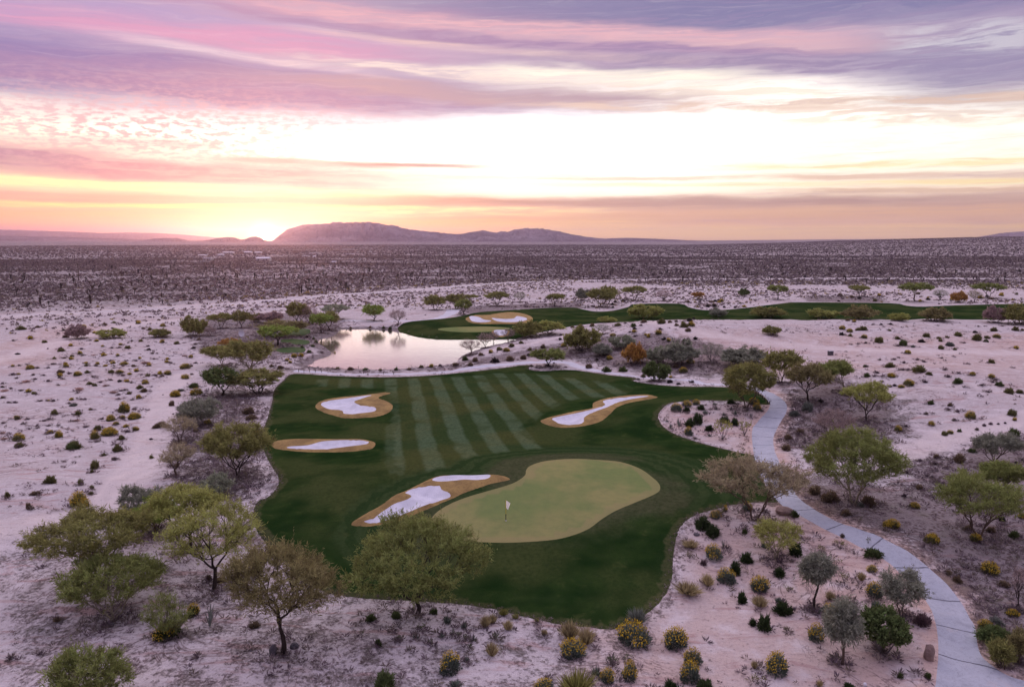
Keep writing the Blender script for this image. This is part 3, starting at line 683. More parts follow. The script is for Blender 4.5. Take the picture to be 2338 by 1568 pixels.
# ------------------------------------------------------------------ the land: one triangulated sheet split by region
def build_land():
    rg = np.random.RandomState(4)
    loops = []
    def add(poly, jit=0.0, seed=0): loops.append(resample(poly, True, jit, seed)); return loops[-1]
    turf = add(g_turf, 0.06, 1); add(g_green); fturf = add(g_fturf); add(g_fgreen)
    for k, (r, ss) in g_bunk.items():
        add(r, 0.05 if k in ('near', 'right', 'upper', 'left') else 0)
        for s in ss: add(s, 0.03 if k in ('near', 'right', 'upper', 'left') else 0.0)
    for t in g_tees: add(t)
    add(POND); add(g_path); add(g_path2); add(g_path3); add(g_road)
    az = np.radians(np.arange(-50, 50.01, 0.42)); rr = [26.0]
    while rr[-1] < 12500: rr.append(rr[-1] * (1.0125 if rr[-1] < 600 else 1.022))
    rr = np.array(rr)
    A, R = np.meshgrid(az, rr); A = A + np.radians(0.21) * (np.arange(len(rr))[:, None] % 2)
    gx = (R * np.sin(A)).ravel(); gy = (R * np.cos(A)).ravel()
    gx = gx + (rg.rand(len(gx)) - .5) * R.ravel() * 0.003; gy = gy + (rg.rand(len(gy)) - .5) * R.ravel() * 0.003
    a2 = np.radians(np.arange(56, 305, 7.0)); r2 = np.geomspace(26, 12500, 26)
    A2, R2 = np.meshgrid(a2, r2); gx = np.concatenate([gx, (R2 * np.sin(A2)).ravel(), [0.0]]); gy = np.concatenate([gy, (R2 * np.cos(A2)).ravel(), [0.0]])
    # finer points in the bunkers and along the water
    ex = []
    for k, (r, ss) in g_bunk.items():
        st = 0.45 if k in ('near', 'right', 'upper', 'left') else 1.2
        bx = np.arange(r[:, 0].min(), r[:, 0].max(), st); by = np.arange(r[:, 1].min(), r[:, 1].max(), st)
        X, Y = np.meshgrid(bx, by); X = X.ravel() + rg.rand(X.size) * .1; Y = Y.ravel() + rg.rand(Y.size) * .1
        q = inside(X, Y, r); ex.append(np.stack([X[q], Y[q]], 1))
    ex = np.vstack(ex); gx = np.concatenate([gx, ex[:, 0]]); gy = np.concatenate([gy, ex[:, 1]])
    keep = np.ones(len(gx), bool)
    tol = 0.14 * np.maximum(0.8, np.hypot(gx, gy) / 200)
    for L in loops:
        keep &= dist_poly(gx, gy, L, True, 8.0) > np.minimum(tol, 1.0)
    gx, gy = gx[keep], gy[keep]
    pts = [Vector((float(a), float(b))) for a, b in zip(gx, gy)]
    edges = []
    for L in loops:
        b = len(pts); n = len(L)
        pts += [Vector((float(p[0]), float(p[1]))) for p in L]
        edges += [(b + i, b + (i + 1) % n) for i in range(n)]
    vo, eo, fo, _, _, _ = delaunay_2d_cdt(pts, edges, [], 0, 1e-4, False)
    V = np.array([(v[0], v[1]) for v in vo]); T = np.array([f for f in fo if len(f) == 3], np.int32)
    a, b, c = V[T[:, 0]], V[T[:, 1]], V[T[:, 2]]
    cr = (b[:, 0] - a[:, 0]) * (c[:, 1] - a[:, 1]) - (b[:, 1] - a[:, 1]) * (c[:, 0] - a[:, 0])
    T[cr < 0] = T[cr < 0][:, ::-1]
    cen = (a + b + c) / 3; x, y = cen[:, 0], cen[:, 1]
    reg = np.zeros(len(T), int)
    ids = {}
    def setr(poly, name):
        i = ids.setdefault(name, len(ids) + 1); reg[inside(x, y, poly)] = i
    setr(g_road, 'road'); setr(loops[0], 'turf'); setr(fturf, 'fturf')
    setr(g_path2, 'path2'); setr(g_path3, 'path3'); setr(g_path, 'path'); setr(g_green, 'green'); setr(g_fgreen, 'fgreen')
    for i, t in enumerate(g_tees): setr(t, 'tee%d' % i)
    for k, (r, ss) in g_bunk.items():
        setr(r, 'rim_' + k)
        for s in ss: setr(s, 'sand_' + k)
    setr(POND, 'pond')
    x, y = V[:, 0], V[:, 1]; Z = H(x, y); r = np.hypot(x, y)
    # paint masks held by the ground itself
    def soft(polys, f):
        m = np.zeros(len(x))
        for p in polys: m = np.maximum(m, sstep(sdf(x, y, px_ground(p), f * 2), f * .5, -f * .5))
        return m
    brush = soft([[(1800, 1120), (1880, 1090), (2338, 1120), (2500, 1200), (2500, 1600), (2300, 1520), (2245, 1450), (2180, 1320), (2060, 1235), (1900, 1160)],
                  [(1800, 880), (1900, 860), (2060, 920), (2050, 1000), (1900, 1060), (1780, 1010), (1800, 930)],
                  [(1080, 815), (1300, 780), (1480, 760), (1640, 790), (1760, 830), (1740, 860), (1600, 858), (1460, 848), (1330, 820), (1200, 815), (1080, 836)],
                  [(2030, 1060), (2338, 1000), (2500, 1000), (2500, 1150), (2150, 1120)]], 10) * 0.82
    brush = np.maximum(brush, soft([[(380, 980), (470, 900), (610, 880), (590, 1000), (620, 1090), (560, 1150), (470, 1170), (380, 1100)], [(540, 1140), (600, 1200), (600, 1270), (480, 1240)]], 8) * 0.55)
    brush = np.maximum(brush, soft([[(600, 842), (700, 838), (900, 845), (1050, 830), (1100, 836), (1000, 848), (860, 853), (680, 846)], [(450, 720), (700, 712), (790, 728), (780, 748), (720, 770), (690, 810), (560, 830), (450, 800), (420, 760)]], 6) * 0.6)
    brush = np.maximum(brush, soft([[(1040, 700), (1330, 690), (1330, 703), (1180, 706), (1060, 718)], [(1840, 675), (2010, 678), (2020, 690), (1840, 689)]], 5) * 0.9)
    d_t = sdf(x, y, g_turf, 8)
    brush = np.maximum(brush, 0.35 * sstep(d_t, 1.6, 0.2))
    brush = np.maximum(brush, soft([[(1790, 1130), (1900, 1100), (2338, 1180), (2500, 1200), (2500, 1500), (2338, 1450), (2250, 1380), (2060, 1225), (1900, 1160)]], 9) * 1.05)
    brush = np.maximum(brush, 0.7 * sstep(dist_poly(x, y, POND, True, 12), 5, 1))
    brush = np.maximum(brush, 0.50 * sstep(r - np.interp(np.arctan2(x, y), np.arctan2(ROADL[:, 0], ROADL[:, 1]), np.hypot(ROADL[:, 0], ROADL[:, 1])), -60, 60) * (y > 0) * (0.75 + 0.5 * fbm(x / 90, y / 90, 3, 31)))
    brush = brush * (1 - soft([[(1508, 935), (1740, 918), (1722, 1036), (1520, 975)], [(1207, 830), (1300, 830), (1290, 842), (1215, 842)]], 2))
    brush = np.maximum(brush, soft([[(-60, 1230), (200, 1190), (560, 1280), (800, 1370), (1100, 1400), (1350, 1440), (1500, 1400), (1500, 1660), (-60, 1660)]], 8) * .32)
    far = sstep(r, 1150, 1900)
    far = np.maximum(far, 0.0)
    pink = soft([[(1540, 1180), (1700, 1150), (1900, 1190), (2080, 1320), (2140, 1400), (2140, 1640), (1300, 1640), (1400, 1450), (1530, 1370)]], 6) * 0.6
    pink = np.maximum(pink, soft([[(1500, 760), (2400, 760), (2400, 900), (1700, 860)], [(-50, 790), (150, 740), (300, 740), (60, 850), (-50, 860)]], 12) * 0.5)
    pink = np.maximum(pink, 0.85 * sstep(np.minimum(sdf(x, y, g_path, 6), dist_poly(x, y, g_path, True, 6)), 1.6, 0.5))
    pink = np.maximum(pink, soft([[(1508, 935), (1740, 918), (1722, 1036), (1520, 975)]], 3) * 0.6)
    track = np.zeros(len(x))
    for tp, w in g_tracks:
        dd = dist_poly(x, y, tp, False, 20.0); track = np.maximum(track, sstep(dd, w * 1.25, w * 0.7) * (0.55 + .45 * np.cos(np.clip(dd / w, 0, 1) * 9.0) ** 2))
    track = np.maximum(track, sstep(dist_poly(x, y, g_road, True, 14), 7, 2) * 0.9)
    gd = np.minimum(np.maximum(sdf(x, y, g_green, 30), 0), 30)
    MOWN = px_ground([(720, 868), (860, 866), (1030, 862), (1180, 852), (1330, 868), (1430, 885), (1400, 905), (1290, 915), (1230, 950), (1200, 985), (1260, 1030), (1190, 1042), (1120, 1062), (1020, 1082), (930, 1082), (885, 1060), (890, 990), (905, 950), (880, 890), (760, 885)])
    mown = sstep(sdf(x, y, spline(MOWN, True, 4), 8), 4, -4)
    edge_t = np.clip(np.abs(d_t), 0, 8)
    apron = sstep(np.minimum(sdf(x, y, px_ground([(1000, 1235), (1100, 1380), (1500, 1380), (1560, 1180), (1400, 1215), (1300, 1240)]), 8), 8), -1, 2)
    edge_g = dist_poly(x, y, g_green, True, 5); edge_p = dist_poly(x, y, g_path, True, 5)
    # distance along the path for its joints
    cl = px_ground(spline([(2190, 1680), (2188, 1520), (2180, 1430), (2130, 1340), (2050, 1260), (1930, 1210), (1830, 1160), (1780, 1110), (1745, 1040), (1742, 985), (1770, 940), (1735, 892)], False, 8))
    sl = np.concatenate([[0], np.cumsum(np.linalg.norm(np.diff(cl, axis=0), axis=1))])
    m = edge_p < 4.9
    al = np.zeros(len(x)); ii = np.nonzero(m)[0]
    best = np.full(len(ii), 1e9)
    for j in range(len(cl) - 1):
        a0, b0 = cl[j], cl[j + 1]; ab = b0 - a0; L2 = ab @ ab + 1e-9
        t = np.clip(((x[ii] - a0[0]) * ab[0] + (y[ii] - a0[1]) * ab[1]) / L2, 0, 1)
        d = np.hypot(x[ii] - a0[0] - t * ab[0], y[ii] - a0[1] - t * ab[1]); q = d < best
        best[q] = d[q]; al[ii[q]] = sl[j] + t[q] * (sl[j + 1] - sl[j])
    XYZ = np.column_stack([V, Z])
    AT = dict(brush=brush, track=track, far=far, pink=pink, green_d=gd, mown=mown, edge_t=edge_t, apron=apron, edge_g=edge_g, edge_p=edge_p, along=al)
    def sub(name, which, m, names, parent=None, loc=(0, 0, 0), dz=None):
        f = T[reg == which]
        if not len(f): print('EMPTY REGION', name); 
        u, inv = np.unique(f, return_inverse=True); P = XYZ[u] - np.array(loc)
        me = mesh_np(name, P, inv.reshape(-1, 3), {k: AT[v][u] for k, v in names.items()}, m, True)
        return link(name, me, parent, loc if parent is None else None)
    tag(sub('ground', 0, M['ground'], dict(brush='brush', track='track', far='far', pink='pink')), kind='structure')
    tag(sub('road', ids['road'], M['road'], {}), kind='structure')
    tag(sub('fairway', ids['turf'], M['turf'], dict(green_d='green_d', mown='mown', edge='edge_t', apron='apron')), kind='structure')
    AT['zero'] = np.zeros(len(x)); AT['big'] = np.full(len(x), 30.0)
    tag(sub('fairway', ids['fturf'], M['turf'], dict(green_d='big', mown='zero', edge='big', apron='zero')), kind='structure')
    tag(sub('path', ids['path'], M['path'], dict(along='along', edge='edge_p')), kind='structure')
    for q in ('path2', 'path3'): tag(sub('path', ids[q], M['path_light'], dict(along='zero', edge='big')), kind='structure')
    tag(sub('putting_green', ids['green'], M['green'], dict(edge='edge_g')), kind='structure')
    tag(sub('putting_green', ids['fgreen'], M['green'], dict(edge='big')), kind='structure')
    for i in range(3): tag(sub('tee_box', ids['tee%d' % i], M['tee'], {}), kind='structure')
    tag(sub('water', ids['pond'], M['water'], {}), kind='structure')
    LB = dict(near='largest golden rimmed bunker with two white sand pockets beside the near putting green',
              right='long curved sand bunker with golden rim right of the striped fairway',
              upper='S-shaped white sand bunker with golden rim on the upper left of the fairway',
              left='narrow flat sand bunker with golden rim at the left edge of the fairway',
              far='wide golden rimmed bunker with two sand pockets above the far putting green',
              shore='small white sand bunker between the far putting green and the pond')
    for k in g_bunk:
        c = g_bunk[k][0].mean(0); loc = Vector((c[0], c[1], float(H(c[0], c[1]))))
        e = tag(empty('sand_bunker', loc), LB[k], 'bunker', 'sand bunkers on the golf course')
        sub('sand', ids['sand_' + k], M['bunker'], {}, e, loc); sub('grass_rim', ids['rim_' + k], M['rim'], {}, e, loc)
build_land()

# ------------------------------------------------------------------ distant mountains and hills
def m_mount(name, a, b):
    m, N = mat(name); P = objpos(N)
    n0 = N.noise(P, 0.0012, 6, 0.65); n1 = N.noise(P, 0.006, 5, 0.7)
    c = N.mix(N.smooth(n0, 0.35, 0.65), a, b)
    c = N.mix(N.m('MULTIPLY', N.smooth(n1, 0.45, 0.62), 0.5), c, (0.16, 0.12, 0.11))
    finish(N, c, 1.0, N.m('ADD', n1, N.m('MULTIPLY', n0, 2.0)), 130.0, 1.0, 0.0)
    return m
M['mount'] = m_mount('mountain_rock', (0.215, 0.165, 0.185), (0.37, 0.30, 0.325))
def mountain(name, outline, dist, depth, seed, rugged=1.0):
    o = np.array(outline, float)
    azs = np.degrees(np.arctan2((o[:, 0] - CX) / F, CP - (o[:, 1] - CY) / F * SP))
    hs = []
    for (x, y), a in zip(outline, azs):
        d = px_dir(x, y); hs.append(CAMZ + d[2] / math.hypot(d[0], d[1]) * dist)
    A = np.linspace(azs[0], azs[-1], 260); n = 46
    hh = np.interp(A, azs, hs)
    S = np.linspace(0, 1, n)
    V = np.zeros((n, len(A), 3))
    for i, s in enumerate(S):
        rr = dist - depth * (1 - s) if s < 1 else dist
        rr = dist + (s - 0.62) / 0.62 * depth
        prof = (sstep(np.array(s), 0, 0.62) if s <= .62 else 1 - sstep(np.array(s), 0.62, 1.0))
        prof = prof ** 0.9
        aa = np.radians(A); X = rr * np.sin(aa); Y = rr * np.cos(aa)
        wv = fbm(A * 1.1, np.full(len(A), s * 2.5), 2, seed + 3) * 2.2; g = fbm(A * 2.1 + seed, np.full(len(A), s * 2.0), 4, seed); ridge = 1 - np.abs(2 * fbm(A * 3.4 + wv, np.full(len(A), s * 1.1), 4, seed + 5) - 1)
        crest = math.exp(-((s - .62) / .2) ** 2)
        z = -8 + (hh + 8) * prof * (1 + rugged * (1 - crest) * ((ridge - .74) * 1.5 + (g - .5) * .5)) + crest * rugged * (fbm(A * 5, A * 0, 2, seed + 9) - .5) * np.clip(hh * .05, 0, 6)
        V[i, :, 0] = X; V[i, :, 1] = Y; V[i, :, 2] = z
    V = V.reshape(-1, 3); w = len(A)
    q = np.array([[i * w + j, i * w + j + 1, (i + 1) * w + j + 1, (i + 1) * w + j] for i in range(n - 1) for j in range(w - 1)])
    c = np.array([V[:, 0].mean(), V[:, 1].mean(), 0.0])
    me = mesh_np(name, V - c, q, None, M['mount'], True)
    return tag(link(name, me, None, Vector(c)), kind='structure')
mountain('mountain', [(560, 552), (605, 557), (618, 553), (632, 542), (645, 532), (658, 523), (680, 517), (700, 513), (720, 513), (740, 511), (770, 510), (800, 508), (840, 508), (862, 509), (878, 513), (905, 518), (930, 524), (960, 527), (1000, 531), (1040, 535),
    (1058, 534), (1072, 530), (1100, 527), (1118, 529), (1132, 532), (1145, 528), (1160, 530), (1175, 524), (1200, 522), (1240, 523), (1280, 529), (1300, 534), (1340, 541), (1380, 545), (1430, 543), (1490, 545), (1560, 548), (1640, 551), (1720, 555)], 9300, 2300, 21)
mountain('hill', [(395, 558), (440, 552), (480, 547), (500, 543), (518, 541), (535, 542), (550, 547), (560, 546), (572, 541), (585, 540), (597, 543), (606, 550), (614, 558)], 7600, 1000, 33, .6)
mountain('hill', [(240, 558), (268, 553), (286, 548), (300, 551), (330, 548), (350, 545), (375, 544), (405, 544), (425, 548), (450, 555)], 8200, 1000, 35, .6)
mountain('mountain', [(-260, 537), (-80, 536), (0, 538), (60, 540), (130, 541), (200, 543), (290, 545), (350, 548), (420, 553), (470, 558)], 13000, 2000, 41, .8)
mountain('mountain', [(-300, 520), (-60, 523), (20, 525), (90, 527), (160, 529), (230, 532), (300, 531), (360, 532), (420, 536), (480, 541), (540, 546), (610, 556)], 22000, 3000, 43, .7)
mountain('mountain', [(2180, 552), (2240, 540), (2280, 533), (2310, 530), (2350, 528), (2420, 522), (2520, 520)], 16000, 2500, 47, .7)

# ------------------------------------------------------------------ plants: generators
def tube(segs, sides=5):
    """segs: list of (p0, p1, r0, r1) -> verts, quads"""
    V = []; Q = []
    for p0, p1, r0, r1 in segs:
        d = p1 - p0; L = np.linalg.norm(d)
        if L < 1e-5: continue
        d = d / L; u = np.cross(d, [0.3, 0.2, 1.0] if abs(d[2]) < .9 else [1.0, 0, 0]); u /= np.linalg.norm(u); v = np.cross(d, u)
        k = sides if r0 > 0.03 else 3
        b = len(V)
        for p, r in ((p0 - d * r0 * .3, r0), (p1, r1)):
            for i in range(k):
                a = 2 * math.pi * i / k; V.append(p + (u * math.cos(a) + v * math.sin(a)) * r)
        for i in range(k): Q.append((b + i, b + (i + 1) % k, b + k + (i + 1) % k, b + k + i))
    return V, Q
def blades(P, D, L, W, rg):
    """thin triangles at P along D; arrays"""
    n = len(P); D = D / (np.linalg.norm(D, axis=1)[:, None] + 1e-9)
    s = np.cross(D, rg.normal(size=(n, 3))); s /= np.linalg.norm(s, axis=1)[:, None] + 1e-9
    L = np.broadcast_to(L, n)[:, None]; W = np.broadcast_to(W, n)[:, None]
    mid = P + D * L * .45
    V = np.stack([P, mid + s * W * .5, P + D * L, mid - s * W * .5], 1).reshape(-1, 3)
    i = np.arange(n)[:, None] * 4
    Q = np.hstack([i, i + 1, i + 2, i + 3])
    return V, Q
def kmeans(P, k, rg):
    c = P[rg.choice(len(P), k, replace=False)]
    for _ in range(5):
        l = np.argmin(((P[:, None] - c[None]) ** 2).sum(2), 1)
        c = np.array([P[l == j].mean(0) if (l == j).any() else P[rg.randint(len(P))] for j in range(k)])
    return np.argmin(((P[:, None] - c[None]) ** 2).sum(2), 1)
def make_tree(seed, Hh, Wd, cb=0.3, tips=240, per=60, trunks=1, flat=0.0, droop=0.0, leafL=0.26, leafW=0.05, spread=0.55, thick=1.0, lump=0.35, lean=(0, 0), wisp=0.5):
    rg = np.random.RandomState(seed)
    # crown tips: shell biased, lumpy, gaps between lobes
    zc = Hh * (cb + (1 - cb) * (0.42 + .1 * flat)); rz_up = Hh - zc; rz_dn = zc - Hh * cb
    T = []
    lobes = rg.normal(size=(11, 3)); lobes[:, 2] = np.abs(lobes[:, 2]) * .8 - .2; lobes /= np.linalg.norm(lobes, axis=1)[:, None]; la = rg.uniform(.6, 1.0, 11)
    while len(T) < tips:
        d = rg.normal(size=3); d /= np.linalg.norm(d)
        if flat and d[2] < -.25 and rg.rand() < .7: continue
        dots = lobes @ d; g = (np.exp((dots - 1) * 9) * la).max()
        if rg.rand() > 0.25 + .95 * g: continue
        rad = (1 - lump) + lump * g * 1.15
        rr = rg.uniform(0.25, 1.0) ** .45 * rad
        p = np.array([d[0] * Wd / 2 * rr, d[1] * Wd / 2 * .92 * rr, zc + (rz_up if d[2] > 0 else rz_dn) * d[2] * rr])
        T.append(p)
    T = np.array(T); T[:, 0] += lean[0]; T[:, 1] += lean[1]
    segs = []; ends = []
    r0 = 0.022 * thick * Hh ** .5
    def grow(p, pts, lv, pr):
        n = len(pts)
        if n <= 2 or lv > 8:
            for q in pts:
                ends.append((p, q)); segs.append((p, q, min(pr, 0.012 * thick), 0.004))
            return
        k = 3 if n > 40 and rg.rand() < .5 else 2
        l = kmeans(pts, k, rg)
        for j in range(k):
            g = pts[l == j]
            if not len(g): continue
            c = g.mean(0); f = (0.34 if lv < 2 else 0.45) + rg.uniform(-.06, .08)
            q = p + (c - p) * f + rg.normal(size=3) * np.linalg.norm(c - p) * .05
            q[2] -= 0.06 * np.linalg.norm(c[:2] - p[:2]) * (1 if lv < 3 else 0)
            r = min(pr * .95, r0 * (len(g) / tips) ** .42 * 2.1)
            m = (p + q) / 2 + rg.normal(size=3) * np.linalg.norm(q - p) * .06
            segs.append((p, m, min(pr, r * 1.15), r)); segs.append((m, q, r, r * .92))
            grow(q, g, lv + 1, r)
    base = np.zeros(3)
    if trunks == 1:
        top = np.array([lean[0] * .25 + rg.normal() * .15, lean[1] * .2, Hh * cb * spread + .1]); R = r0 * 2.6
        mid = top * .5 + np.array([rg.normal() * .06, rg.normal() * .06, 0])
        segs.append((np.array([0, 0, -.3]), np.array([0, 0, .12]), R * 1.5, R * 1.15)); segs.append((np.array([0, 0, .1]), mid, R * 1.15, R)); segs.append((mid, top, R, R * .9))
        grow(top, T, 0, R * .75)
    else:
        l = kmeans(T * np.array([1, 1, .2]), trunks, rg)
        for j in range(trunks):
            g = T[l == j]
            if not len(g): continue
            c = g.mean(0); b = np.array([c[0] * .03, c[1] * .03, -.2]); R = r0 * 1.5
            q = np.array([c[0] * .28, c[1] * .28, Hh * cb * .75]) + rg.normal(size=3) * .1
            m = (b + q) / 2 + rg.normal(size=3) * .08
            segs.append((b, m, R * 1.1, R)); segs.append((m, q, R, R * .85)); grow(q, g, 1, R * .85)
    tv, tq = tube(segs)
    # leaf sprays: twigs fanning from every tip, small leaves along the twigs
    E0 = np.array([e[0] for e in ends]); E1 = np.array([e[1] for e in ends]); n = len(E1)
    cc = np.array([lean[0] * .5, lean[1] * .5, Hh * cb * .8])
    out = E1 - cc; out /= np.linalg.norm(out, axis=1)[:, None]
    k = max(3, int(per / 8)); Lt = 0.11 * Hh ** .6 * 1.3
    D = np.repeat(out, k, 0) * .9 + rg.normal(size=(n * k, 3)) * .62 + np.array([0, 0, .28 - droop * 1.0])
    D /= np.linalg.norm(D, axis=1)[:, None]
    tl = Lt * rg.uniform(.5, 1.7, n * k) * (1 + wisp * (rg.rand(n * k) > .85) * rg.uniform(.5, 1.6, n * k))
    st = np.repeat(E1, k, 0) - (np.repeat(E1 - E0, k, 0)) * rg.uniform(0, .5, (n * k, 1))
    kk = max(1, int(round(per / k)))
    s = rg.uniform(0.05, 1.0, (n * k, kk))
    P = st[:, None] + D[:, None] * (tl[:, None] * s)[..., None]; P[..., 2] -= droop * (s * tl[:, None]) ** 2 * .6
    P = P.reshape(-1, 3) + rg.normal(size=(n * k * kk, 3)) * .03
    LD = np.repeat(D, kk, 0) * .8 + rg.normal(size=(len(P), 3)) * .55 + np.array([0, 0, -droop * .8])
    V, Q = blades(P, LD, leafL * rg.uniform(.4, 1.6, len(P)), leafW * rg.uniform(.5, 1.5, len(P)), rg)
    vv = np.repeat(np.clip(np.repeat(rg.uniform(.2, .8, n), k * kk) + rg.normal(size=len(P)) * .16, 0, 1), 4)
    V2, Q2 = blades(st, D, tl, np.full(len(st), leafW * .35), rg)
    Vc = np.vstack([V, V2]); Qc = np.vstack([Q, Q2 + len(V)]); vv = np.concatenate([vv, np.full(len(V2), .15)])
    return np.array(tv), np.array(tq), Vc, Qc, vv
def tree_meshes(key, **kw):
    tv, tq, cv, cq, vv = make_tree(**kw)
    p = cv[::4]; ex = (np.percentile(p[:, 0], 99) - np.percentile(p[:, 0], 1) + np.percentile(p[:, 1], 99) - np.percentile(p[:, 1], 1)) / 2
    return mesh_np('trunk', tv, tq, None, M['bark'], True), mesh_np('crown', cv, cq, dict(v=vv), M['leaf']), (ex, np.percentile(p[:, 2], 99.3))
BARK = dict(dark=(0.030, 0.022, 0.019), brown=(0.085, 0.06, 0.045), pale=(0.20, 0.175, 0.12), green=(0.115, 0.12, 0.055), grey=(0.15, 0.13, 0.13))
LEAF = dict(olive=(0.132, 0.130, 0.045), green=(0.122, 0.138, 0.045), dark=(0.062, 0.082, 0.030), yellow=(0.178, 0.185, 0.058), bright=(0.13, 0.17, 0.040), grey=(0.135, 0.140, 0.105), brown=(0.125, 0.112, 0.050),
            bare=(0.165, 0.125, 0.115), mauve=(0.175, 0.125, 0.12), orange=(0.21, 0.12, 0.036), sage=(0.155, 0.165, 0.115), tan=(0.185, 0.160, 0.100))
TREES = []
def put_tree(x, y, w, top, leaf, bark, meshes, label, cat='tree', group=None, name='tree', dims=None, rz=0.0, tint=1.0, kw_=.89):
    p, dep = at(x, y); s = dep / F
    W = w * s * kw_; dpn = math.atan2(CAMZ - p.z, math.hypot(p.x, p.y)); Hh = ((y - top) * s - 0.30 * W / 2 * math.sin(dpn)) / math.cos(dpn); Hh = max(Hh, 0.4)
    TREES.append((p[0], p[1], W))
    e = tag(empty(name, p, rz), label, cat, group)
    tm, cm = meshes[:2]
    bw, bh = dims
    for nm, me, c in (('trunk', tm, BARK[bark]), ('crown', cm, LEAF[leaf])):
        o = bpy.data.objects.new(nm, me); COL.objects.link(o); o.parent = e
        o.scale = (W / bw, W / bw, Hh / bh)
        k = 2.05 * tint if nm == 'crown' else 1.25
        o.color = (c[0] * k, c[1] * k, c[2] * k, 1)
    return e

# shared mid-distance trees, unit sizes W 6 x H 5
TPL = {}
for i in range(4): TPL['mid%d' % i] = tree_meshes('m', seed=100 + i, Hh=5.0, Wd=6.0, cb=.22, tips=150, per=46, trunks=(1, 3, 2, 1)[i], leafL=.36, leafW=.105, flat=.5 * (i % 2), wisp=1.0)
for i in range(2): TPL['umb%d' % i] = tree_meshes('u', seed=120 + i, Hh=5.0, Wd=6.5, cb=.42, tips=150, per=48, trunks=1 + i, leafL=.32, leafW=.11, flat=1.0, lump=.22)
for i in range(2): TPL['bush%d' % i] = tree_meshes('b', seed=130 + i, Hh=3.2, Wd=5.5, cb=.02, tips=190, per=46, trunks=4, leafL=.30, leafW=.10, lump=.3)
for i in range(2): TPL['bare%d' % i] = tree_meshes('r', seed=140 + i, Hh=4.6, Wd=5.2, cb=.22, tips=200, per=16, trunks=1 + i * 2, leafL=.30, leafW=.030, lump=.3)
